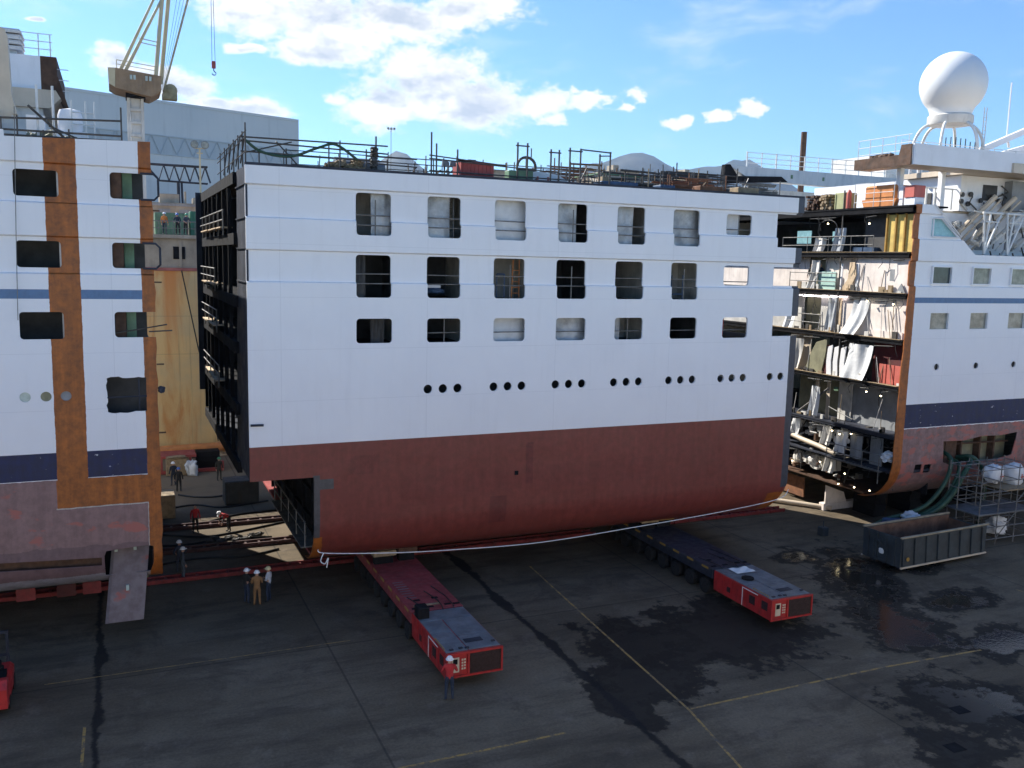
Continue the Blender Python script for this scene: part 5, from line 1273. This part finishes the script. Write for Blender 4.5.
    h=t.m('ADD',t.m('MULTIPLY',fine,.5),t.m('MULTIPLY',grit,.25)); h=t.m('ADD',t.m('MULTIPLY',h,t.m('SUBTRACT',1.,pud)),t.m('MULTIPLY',t.m('MULTIPLY',t.noise(v,5.,3,.5),.5),pud))
    return t.bsdf(c,rough,0.,t.bump(h,.35,.03),spec=t.m('MULTIPLY_ADD',pud,.4,.13))
g=MB(); g.add([(-2500,-450,0),(9500,-450,0),(9500,8100,0),(-2500,8100,0)],[(0,1,2,3)])
struct(g.build('ground',ground_mat()))
def marking(name,pts,w):
    b=MB()
    for p,q in zip(pts[:-1],pts[1:]):
        d=Vector((q[0]-p[0],q[1]-p[1])).normalized(); n=Vector((-d.y,d.x))*w/2
        b.add([(p[0]-n.x,p[1]-n.y,.004),(q[0]-n.x,q[1]-n.y,.004),(q[0]+n.x,q[1]+n.y,.004),(p[0]+n.x,p[1]+n.y,.004)],[(0,1,2,3)])
    t=NT(name+'_paint'); v=t.obj()
    wear=t.ss(t.noise(v,2.3,6,.8),.42,.62); c=t.mix(wear,(.40,.24,.06,1),(.10,.08,.06,1)); m=t.bsdf(c,.75)
    return struct(b.build(name,m))
marking('yellow_line',[(20.3,43),(19.68,34),(19.2,26.33),(18.3,21)],.1)
b=marking('yellow_line',[(19.3,26.4),(28.9,26.45),(34.5,26.2)],.11)
marking('yellow_line',[(6.5,26.5),(14.1,26.55)],.11)
marking('yellow_line',[(-3,37.0),(9,36.9)],.05)
marking('yellow_line',[(-1.5,33.),(-1.55,26)],.1)
marking('yellow_line',[(43.,31.),(43.5,25)],.07)
for i,(x,y) in enumerate(((28.9,22.6),(26.4,20.7),(30.6,21.2))):
    struct(MB().prism([(x-.3,y-.25),(x+.3,y-.28),(x+.32,y+.25),(x-.28,y+.27)],'z',.002,.012).build('drain_cover',M['black']))

# ================================================================== 9  the far side of the dock
t=NT('rust_streaked_yellow_dock_wall'); v=t.obj(); X,Y,Z=t.sep(v)
c=t.mix(t.ss(t.noise(v,.3,5,.6),.35,.7),(.72,.48,.20,1),(.58,.43,.22,1))
c=t.mix(t.ss(t.noise(t.vmul(v,(.55,1,.09)),1.1,6,.68,.5),.45,.7,0,.85),c,(.55,.2,.04,1))
c=t.mix(t.ss(t.noise(t.vmul(v,(2.,1,.05)),1.9,5,.6),.55,.75,0,.5),c,(.2,.15,.09,1))
bd=t.m('MULTIPLY',t.ss(t.m('ABSOLUTE',t.m('SUBTRACT',X,4.05)),.25,.7,1,0),t.ss(Z,7,14.8)); c=t.mix(t.m('MULTIPLY',bd,.8),c,(.6,.22,.05,1))
for z in (8.4,11.5): 
    d=t.ss(t.m('ABSOLUTE',t.m('SUBTRACT',Z,z)),.01,.05,.3,0); c=t.mix(d,c,(.2,.15,.09,1))
ymat=t.bsdf(c,.6,0.,t.bump(t.noise(v,.9,3,.5),.3,.15))
dk=thing('dock_wall','tall yellow dock wall streaked with rust, seen through the left gap','wall',(40,79,0))
MB().box(-40,150,78,84,0,15.15).build('wall_face',ymat,dk,world=True)
b=MB().box(-40,150,77.9,84,15.16,15.4); b.build('ledge',pm('dull_red_ledge_paint',(.36,.12,.1),.7,.25,1.),dk,world=True)
b=MB().box(-40,150,78.3,84,15.4,17.75)
for i in range(-10,30): b.box(i*4.6+4.9-.1,i*4.6+5.0,78.2,78.3,15.4,17.7)
b.build('parapet_band',M['conc'],dk,world=True)
b=MB()
for i in range(-8,28): b.box(i*4.6+4.35,i*4.6+5.25,78.22,78.3,16.1,17.1)
b.build('opening',M['black'],dk,world=True)
MB().box(-40,150,77.9,84.5,17.75,18.03).build('walkway',M['conc'],dk,world=True)
for i in range(6): pass
b=MB()
for z in (15.9,16.3,16.7): b.tube((6.6,78.0,z),(9.9,78.0,z+.1),.09)
b.tube((8.4,77.9,15.6),(8.4,77.9,17.2),.07); b.build('pipes',M['conc'],dk,world=True)
b=MB()
for i in range(-60,160): b.tube((i*.55,78.05,18.03),(i*.55,78.05,19.1),.03,4)
b.tube((-33,78.05,19.1),(88,78.05,19.1),.04); b.tube((-33,78.05,18.55),(88,78.05,18.55),.03)
b.build('railing',M['scaf'],dk,world=True)
nk=thing('dock_wall','unseen near dock wall, added behind the camera to bounce light onto the hull','wall',(30,-4,0))
MB().box(-60,130,-7,-.6,0,14.6).build('wall_face',pm('pale_bounce_paint',(.7,.64,.54),.6,.15,.5,dirt=.2,dcol=(.35,.25,.15)),nk,world=True)  # added wall, kept pale to throw sunlight back onto the shaded hull
MB().box(-60,130,-7.1,-.5,14.6,14.85).build('walkway',M['conc'],nk,world=True)
# green screens and low sheds behind
for i,(x,w,h,mt,lb) in enumerate(((3.2,2.6,1.9,'greenbox','dull green container on the dock wall behind the three people'),(6.0,1.5,2.1,'hose_green','bright green container beside the dull green one'))):
    m_=M[mt] if i==0 else pm('bright_green_container_paint',(.035,.16,.09),.6,.2,1.)
    b=MB().cbox(x,x+w,82.2,84.2,18.04,18.04+h,.04)
    for j in range(int(w/.25)): b.box(x+.05+j*.25,x+.15+j*.25,82.15,82.2,18.15,17.95+h)
    tag(b.build('container',m_),lb,'container')
b=MB().box(-8,30,104,112,0,21.9).mat(1).box(-8,30,103.9,104,21.55,21.8)
for i in range(-3,14): b.mat(1).box(i*2.1+.2,i*2.1+1.4,103.9,104,20.2,21.2)
b.mat(0)
b.cbox(4.6,6.6,105,107,21.9,22.9,.05).cbox(8.0,9.1,105,107,21.9,22.6,.05).tube((7.2,105,21.9),(7.2,105,23.2),.12)
tag(b.build('workshop',[M['conc'],M['greybulk']]),'low grey workshop behind the green containers','building')
# truss gantry
b=MB()
for y in (109.6,110.4):
    b.tube((3.4,y,26.35),(10.,y,26.35),.1).tube((4.8,y,24.6),(10,y,24.5),.08).tube((3.4,y,26.3),(4.9,y,24.6),.08)
    for i in range(5): b.tube((4.8+i*1.1,y,24.6),(5.35+i*1.1,y,26.35),.05).tube((5.35+i*1.1,y,26.35),(5.9+i*1.1,y,24.6),.05)
b.prism([(6.5,0),(7.2,0),(7.,24.6),(6.7,24.6)],'y',109.7,110.3); b.tube((7.8,110,0),(7.2,110,24.6),.12)
tag(b.build('truss_gantry',M['darksteel']),'dark lattice truss on a single post in front of the pale blue hangar','gantry')
# floodlight poles
def flood(name,label,x,y,h,s,n,mt):
    t=thing(name,label,'light mast',(x,y,0))
    MB().tube((0,0,0),(0,0,h),.16*s,10,.09*s).build('pole',M[mt],t)
    b=MB().tube((-.55*s*(n/2),0,h),(.55*s*(n/2),0,h),.06*s); b.tube((-.3*s,0,h-.5*s),(.3*s,0,h-.5*s),.06*s); b.build('crossarm',M[mt],t)
    for i in range(n):
        x_=(i-(n-1)/2)*1.05*s
        f=MB().lathe([(.12*s,.3*s),(.4*s,.0),(.42*s,-.1*s),(.3*s,-.1*s)],(x_,-.1,h+.35*s),14,'y').build('floodlight',M['greyplate'],t,smooth=40)
        MB().lathe([(.36*s,-.11*s),(.34*s,-.12*s)],(x_,-.1,h+.35*s),14,'y').build('lens',M['glass_pale'],f)
    return t
flood('light_mast','short mast with two round floodlights before the pale blue hangar',9.05,108,28.2,1.05,2,'craneyel')
flood('light_mast','tall thin light mast with small lamps standing under the big cloud',43.0,150,37.9,.5,3,'scaf')
# hangar
hg_=thing('hangar','long pale blue hangar with a lattice window band behind the left ship half','building',(0,190,0))
P0=Vector((-70,157.4,0)); P1=Vector((36.0,194.8,0)); D=(P1-P0).normalized(); Nn=Vector((-D.y,D.x,0))
def hb_(mb,a,b_,d0,d1,z0,z1):
    L=(P1-P0).length
    q=[P0+D*a+Nn*d0,P0+D*b_+Nn*d0,P0+D*b_+Nn*d1,P0+D*a+Nn*d1]
    vs=[(p.x,p.y,z0) for p in q]+[(p.x,p.y,z1) for p in q]
    return mb.add(vs,[(0,3,2,1),(4,5,6,7),(0,1,5,4),(1,2,6,5),(2,3,7,6),(3,0,4,7)])
L=(P1-P0).length
hm_=NT('pale_blue_cladding'); v=hm_.obj(); X_,Y_,Z_=hm_.sep(v)
n_=hm_.noise(v,.08,5,.6); cc=hm_.mix(hm_.ss(n_,.3,.7),(.46,.52,.54,1),(.52,.57,.58,1))
ds=hm_.ss(hm_.m('ABSOLUTE',hm_.m('SUBTRACT',hm_.m('FRACT',hm_.m('DIVIDE',X_,1.)),.5)),.02,.06,.1,0); cc=hm_.mix(ds,cc,(.38,.44,.46,1))
cc=hm_.mix(hm_.m('MULTIPLY',hm_.ss(Z_,35.,35.15),hm_.ss(Z_,38.25,38.4,1,0)),cc,(.37,.44,.48,1)); cc=hm_.mix(hm_.ss(Z_,30.,30.1,.35,0),cc,(.38,.45,.5,1)); cc=hm_.mix(hm_.ss(streaks(hm_,v,.5,.04),.52,.75,0,.3),cc,(.24,.28,.3,1)); hmat=hm_.bsdf(cc,.6)
b=MB(); hb_(b,0,L,0,60,0,44.3); b.build('wall',hmat,hg_,world=True)
b=MB(); hb_(b,-1,L-.05,-.1,61,44.31,44.8)
for a,e in ((66,70),(72,91),(93,98),(101,106)): hb_(b,a,e,6,12,44.8,45.3)
b.build('roof',hmat,hg_,world=True)
b=MB(); hb_(b,0,L-.3,-.15,0,38.3,38.5); hb_(b,0,L-.3,-.15,0,34.9,35.1)
for i in range(int(L/3.2)):
    for s,(za,zb) in ((0,(35,38.4)),(1,(38.4,35))):
        p=P0+D*(i*3.2+s*1.6)-Nn*.1; q=P0+D*(i*3.2+1.6+s*1.6)-Nn*.1; b.tube((p.x,p.y,za),(q.x,q.y,zb),.08,4)
b.build('lattice_band',pm('blue_grey_lattice',(.38,.45,.49),.6,.1,.5),hg_,world=True)
b=MB()
for i in range(8): hb_(b,6+i*13,14+i*13,-.12,0,2,16)
b.build('door',pm('blue_hangar_door',(.16,.25,.36),.6,.15,.3),hg_,world=True)
b=MB(); hb_(b,78,78.9,-.1,0,29.4,30.3); b.build('window',M['glass'],hg_,world=True)
# crane
cr=thing('dock_crane','dock crane with brown machinery house on a white column behind the left ship half','crane',(3.2,130,0))
b=MB().box(2.1,2.45,129,129.4,0,36.7).box(3.75,4.1,129,129.4,0,36.7).box(2.1,2.45,131,131.4,0,36.7).box(3.75,4.1,131,131.4,0,36.7).box(2.5,3.7,129.3,131,0,36.7)
for i in range(23): b.box(2.45,3.75,129.05,129.3,1+i*1.6,1.35+i*1.6)
b.build('column',M['cranewhite'],cr,world=True)
b=MB().prism([(0,39.35),(.9,39.4),(6.2,38.9),(6.15,37.05),(4.9,36.25),(.8,37.0),(.05,37.4)],'y',127.,133)
for i in range(12): b.box(.9+i*.43,.93+i*.43,126.96,127,37.1,39.)
b.build('machinery_house',M['brownsteel'],cr,world=True)
MB().prism([(-.02,39.3),(.85,39.36),(.75,37.05),(.03,37.45)],'y',126.93,126.96).build('house_corner',M['craneyel'],cr,world=True)
b=MB()
for x in (2.5,2.9,4.3,4.75): b.box(x,x+.28,126.9,126.96,38.15,38.7)
b.build('window',M['porthole_pale'],cr,world=True)
MB().box(2.0,4.3,128.6,131.8,36.2,36.9).build('slew_ring',M['black'],cr,world=True)
b=MB()
for y in (128.2,131.2):
    b.tube((1.3,y,39.3),(7.1,130,52),.13,8).tube((1.9,y,39.3),(8.1,130,52),.13,8)
b.tube((5.6,129,38.9),(7.0,129.6,52),.26,8).tube((6.3,131,38.6),(7.8,130.2,52),.26,8)
for z in (43.2,43.7): b.tube((3.7,129,z),(6.1,129,z-.3),.06)
b.tube((1.,127.2,39.4),(1.,127.2,40.4),.05).tube((1,127.2,40.4),(5.8,127.2,40.0),.05).tube((1,127.2,39.9),(5.8,127.2,39.5),.04)
b.build('mast_frame',M['craneyel'],cr,world=True)
b=MB()
def lattice(p,q,w,n):
    p=Vector(p);q=Vector(q); o=[Vector((0,a*w,c*w)) for a in(-1,1) for c in(-1,1)]
    for a in o: b.tube(p+a*.6,q+a,.07,5)
    for i in range(n):
        u=p.lerp(q,i/n); e=p.lerp(q,(i+1)/n)
        b.tube(u+o[0],e+o[1],.035,4); b.tube(u+o[2],e+o[3],.035,4); b.tube(u+o[1],e+o[3],.035,4); b.tube(u+o[0],e+o[2],.035,4)
lattice((6.5,130,37.2),(12.9,130,60.5),.35,22)
b.build('boom',M['craneyel'],cr,world=True)
b=MB()
for dx in (0,.5,1.0): b.tube((6.3+dx*.2,129.5+dx,37.6),(9.+dx,130,52),.03,4)
b.tube((7.4,130,52),(12.9,130,60.5),.04,4)
b.build('pendant_cable',M['cable'],cr,world=True)
MB().lathe([(.3,-.8),(.85,-.7),(.85,.7),(.3,.8)],(7.4,130,37.6),14,'y').box(6.4,8.2,129.2,130.8,36.5,37.2).build('winch_drum',M['olive'],cr,world=True)
hk=thing('hook_block','crane hook block hanging on two cables beside the boom','hook',(12.85,130,40.6))
MB().tube((-.15,0,1.3),(-.05,0,19.9),.03,5).tube((.25,0,1.3),(.05,0,19.9),.03,5).build('hoist_cable',M['cable'],hk)
MB().cbox(-.2,.3,-.25,.25,.5,1.4,.06).lathe([(.28,-.12),(.28,.12)],(.05,0,1.05),14,'y').build('sheave_block',M['redbox'],hk)
MB().path([(.05,0,.5),(.05,0,.2),(.2,0,.02),(.35,0,-.1),(.25,0,-.35),(.0,0,-.38),(-.18,0,-.2)],.07,7).build('hook',M['darksteel'],hk,smooth=50)
# white ship moored beyond, its long upper bulwark showing over the block
fs_=thing('moored_ship','white ship moored beyond, its long bulwark and rail showing over the block','ship',(100,98,0))
MB().prism([(66.4,0),(66.4,26),(66.0,26.05),(150,26.05),(155,12),(150,0)],'y',91,104).build('hull',M['white_dirty'],fs_,world=True)
t=NT('pale_bulwark_paint'); v=t.obj(); X_,Y_,Z_=t.sep(v)
cc=t.mix(t.ss(streaks(t,v,.5,.1),.4,.7),(.5,.54,.57,1),(.38,.42,.46,1)); bwm=t.bsdf(cc,.5)
MB().prism([(67.2,28.5),(90,28.5),(150,28.9),(150,26.06),(75,26.9),(70,27.2)],'y',90,91.2).build('bulwark',bwm,fs_,world=True)
MB().prism([(66.6,28.55),(67.3,28.6),(68.5,27.3),(75,27.6),(76,27.0),(70,26.6),(66.4,26.3)],'y',89.9,90.6).build('cut_end',M['black'],fs_,world=True)
b=MB()
for i in range(11): b.box(76.5+i*1.,76.8+i*1.,89.96,90,27.45,27.9) if i in (0,5) else None
b.build('green_sign',M['greenbox'],fs_,world=True)
b=MB()
for i in range(34): b.tube((70.+i*2.2,90.3,28.4),(70.+i*2.2,90.3,30.3),.07 if i%2 else .11)
for z in (29.,29.6,30.2): b.tube((70,90.3,z),(142,90.3,z+.3),.04)
b.build('railing',M['rail'],fs_,world=True)
MB().box(95,140,93,103,26.1,32).build('deckhouse',M['white_dirty'],fs_,world=True)
b=MB().lathe([(.6,0),(.46,38.4),(.46,38.7)],(104.2,120,0),16); tag(b.build('chimney',M['darkrust'],smooth=40),'tall slim rusty brown chimney beyond the ships','chimney')
# city blocks in the distance
def block(x,y,w,d,h,mt,label,fl,bays):
    t=thing('apartment_block',label,'building',(x,y,0))
    MB().box(0,w,0,d,0,h).build('walls',M[mt],t); MB().box(-.3,w+.3,-.3,d+.3,h+.01,h+.5).box(w*.3,w*.5,d*.3,d*.6,h+.5,h+2.6).build('roof',M['conc'],t)
    for i in range(max(0,fl-7),fl):
        for j in range(bays):
            MB().box((j+.25)*w/bays,(j+.7)*w/bays,-.06,0,i*3.05+1.2,i*3.05+2.7).build('window',M['intdark'],t)
block(149,262,10.5,14,46.5,'cream','tan apartment block showing over the hull block, leftmost in the distance',15,4)
block(161,268,12,14,44.,'conc','grey-tan apartment block right of the tan one in the distance',14,4)
block(173,255,9,14,46,'plank','orange-tan apartment block below the mountain, rightmost in the distance',15,3)
block(118,300,13,14,48,'conc','pale apartment block far beyond the red steel bin',15,4)
# mountains
def ridge(name,y,pts,depth,seed):
    rn=random.Random(seed); xs=[p[0] for p in pts]; n=160
    def H(x):
        for (a,ha),(b_,hb2) in zip(pts[:-1],pts[1:]):
            if a<=x<=b_:
                u=(x-a)/(b_-a); u=u*u*(3-2*u); return ha+(hb2-ha)*u
        return 0
    ph=[(rn.uniform(0,6),rn.uniform(.002,.02),rn.uniform(4,14)) for _ in range(7)]
    def f(u,w):
        x=xs[0]+(xs[-1]-xs[0])*u; h=H(x)+sum(a*math.sin(x*k+p) for p,k,a in ph)*min(1,H(x)/200)
        s=1-abs(2*w-1); s=s**.8
        h2=h*s*(1+.12*math.sin(x*.011+w*9)*(1-s))
        return (x+120*math.sin(w*7+x*.004),y+depth*(w-.5),max(h2,-.5))
    t=NT(name+'_scrub'); v=t.obj(); c=t.mix(t.ss(t.noise(v,.004,6,.6),.4,.65),(.02,.032,.03,1),(.05,.055,.05,1))
    return struct(MB().grid(f,n,16).build(name,t.bsdf(c,.9),smooth=180))
ridge('hills',6000,[(-2400,0),(-1500,0),(500,180),(1250,400),(1850,725),(2150,590),(2600,400),(3050,600),(3400,760),(3640,850),(3950,770),(4250,800),(4620,885),(4950,790),(5400,560),(6200,640),(7500,300),(9000,0)],2600,3)

# ================================================================== 10  air, light, sky, camera
hz=MB().box(-2600,9600,-500,8200,-1,1100)
t=NT('pale_air'); pv=t.n('ShaderNodeVolumePrincipled'); pv.inputs['Color'].default_value=(.5,.7,1.,1); pv.inputs['Density'].default_value=HAZE; pv.inputs['Anisotropy'].default_value=.2
o_=t.n('ShaderNodeOutputMaterial'); t.L.new(pv.outputs[0],o_.inputs['Volume'])
tag(hz.build('haze',t.o),None,None,kind='stuff')

EL=38.4; AZ=-30.     # sun behind the ships, to the left
S=Vector((math.sin(R(AZ))*math.cos(R(EL)),math.cos(R(AZ))*math.cos(R(EL)),math.sin(R(EL))))
sl=bpy.data.lights.new('sun','SUN'); sl.energy=SUN; sl.angle=R(.5); sl.color=(1.,.95,.86)
so=bpy.data.objects.new('sun',sl); COL.objects.link(so); so.rotation_euler=(-S).to_track_quat('-Z','Y').to_euler(); so.location=(0,0,80)

w=bpy.data.worlds.new('World'); scene.world=w
t=NT('',world=w)
sky=t.n('ShaderNodeTexSky',sky_type='NISHITA'); sky.sun_disc=False; sky.sun_elevation=R(EL); sky.sun_rotation=R(AZ); sky.altitude=0; sky.air_density=1.; sky.dust_density=.15; sky.ozone_density=2.2
d=t.n('ShaderNodeTexCoord').outputs['Generated']; X,Y,Z=t.sep(d)
az=t.m('ARCTAN2',Y,X); el=t.m('ARCSINE',Z)
v=t.comb(az,t.m('MULTIPLY',el,1.),0.)
def nz(vec,sc,det,ro,dist=0.):
    x=t.n('ShaderNodeTexNoise'); t.L.new(vec,x.inputs['Vector']); x.inputs['Scale'].default_value=sc; x.inputs['Detail'].default_value=det; x.inputs['Roughness'].default_value=ro; x.inputs['Distortion'].default_value=dist
    return x
def va(op,a,b_):
    x=t.n('ShaderNodeVectorMath',operation=op); t.put(x.inputs[0],a); t.put(x.inputs[1],b_); return x
wv=va('MULTIPLY',va('SUBTRACT',nz(v,9.,3,.55).outputs['Color'],(.5,.5,.5)).outputs[0],(.07,.05,0)).outputs[0]
v2=va('ADD',v,wv).outputs[0]
best=None
for a,e,ra,re in CLOUDS:
    q=va('MULTIPLY',va('SUBTRACT',v2,(a,e,0)).outputs[0],(1/ra,1/re,0)).outputs[0]
    l=t.n('ShaderNodeVectorMath',operation='LENGTH'); t.L.new(q,l.inputs[0])
    k=t.m('SUBTRACT',1.,l.outputs['Value']); best=k if best is None else t.m('MAXIMUM',best,k)
sv=t.vmul(v,(1.,1.7,1.))
f1=nz(sv,16.,8,.62,.3).outputs[0]
f2=nz(va('ADD',sv,(.016,.020,0)).outputs[0],16.,8,.62,.3).outputs[0]
f4=nz(sv,75.,6,.65,.4).outputs[0]
dens=t.m('ADD',t.m('ADD',t.m('MULTIPLY_ADD',best,1.6,.3),t.m('MULTIPLY',t.m('SUBTRACT',f1,.52),2.6)),t.m('MULTIPLY',t.m('SUBTRACT',f4,.52),t.ss(az,1.04,1.16,3.4,1.5)))
alpha=t.ss(dens,-.05,1.0)
lit=t.m('SUBTRACT',f1,f2); core=t.ss(dens,.45,1.3)
f3=nz(t.vmul(v,(1,1.9,1)),13.,5,.55).outputs[0]
shade=t.cl(t.m('ADD',t.m('MULTIPLY',t.m('MULTIPLY',core,t.ss(f3,.42,.58)),.85),t.m('MULTIPLY',lit,-2.2)))
CW=CLOUDV
shade=t.m('MULTIPLY',shade,t.ss(az,1.1,1.2,.25,1.))
ccol=t.mix(shade,(CW,CW*.985,CW*.96,1),(CW*.52,CW*.57,CW*.65,1))
ci=nz(t.vmul(va('ADD',v,t.vmul(nz(v,5.,3,.5).outputs['Color'],(.12,.12,0))).outputs[0],(1.,3.2,1.)),5.5,7,.6).outputs[0]
cia=t.m('MULTIPLY',t.ss(ci,.5,.78,0,.42),t.ss(el,.06,.16))
skc=t.mix(1.,sky.outputs[0],SKYTINT,'MULTIPLY')
col=t.mix(cia,skc,(CW*.92,CW*.95,CW,1)); col=t.mix(alpha,col,ccol)
bg=t.n('ShaderNodeBackground'); t.L.new(col,bg.inputs[0]); bg.inputs[1].default_value=SKYS
ow=t.n('ShaderNodeOutputWorld'); t.L.new(bg.outputs[0],ow.inputs[0])

cam=bpy.data.cameras.new('camera'); cam.sensor_width=36; cam.lens=900/1024*36; cam.clip_start=.5; cam.clip_end=40000
co=bpy.data.objects.new('camera',cam); COL.objects.link(co)
p=math.atan(122/900); a=R(66.2); r_=R(1.35)
fh=Vector((math.cos(a),math.sin(a),0)); rt=Vector((math.sin(a),-math.cos(a),0)); zz=Vector((0,0,1))
F=fh*math.cos(p)-zz*math.sin(p); u0=fh*math.sin(p)+zz*math.cos(p)
Rr=math.cos(r_)*rt+math.sin(r_)*u0; U=-math.sin(r_)*rt+math.cos(r_)*u0
mw=Matrix.Identity(4)
for i in range(3): mw[i][0]=Rr[i]; mw[i][1]=U[i]; mw[i][2]=-F[i]
mw[0][3],mw[1][3],mw[2][3]=0,0,16.5
co.matrix_world=mw; scene.camera=co
vs_=scene.view_settings; vs_.view_transform='Standard'; vs_.look='None'; vs_.gamma=1; vs_.use_curve_mapping=False; vs_.exposure=EXPO
scene.render.engine='CYCLES'; scene.cycles.max_bounces=6; scene.cycles.diffuse_bounces=3; scene.cycles.glossy_bounces=2; scene.cycles.transmission_bounces=2; scene.cycles.sample_clamp_indirect=6; scene.cycles.volume_bounces=0
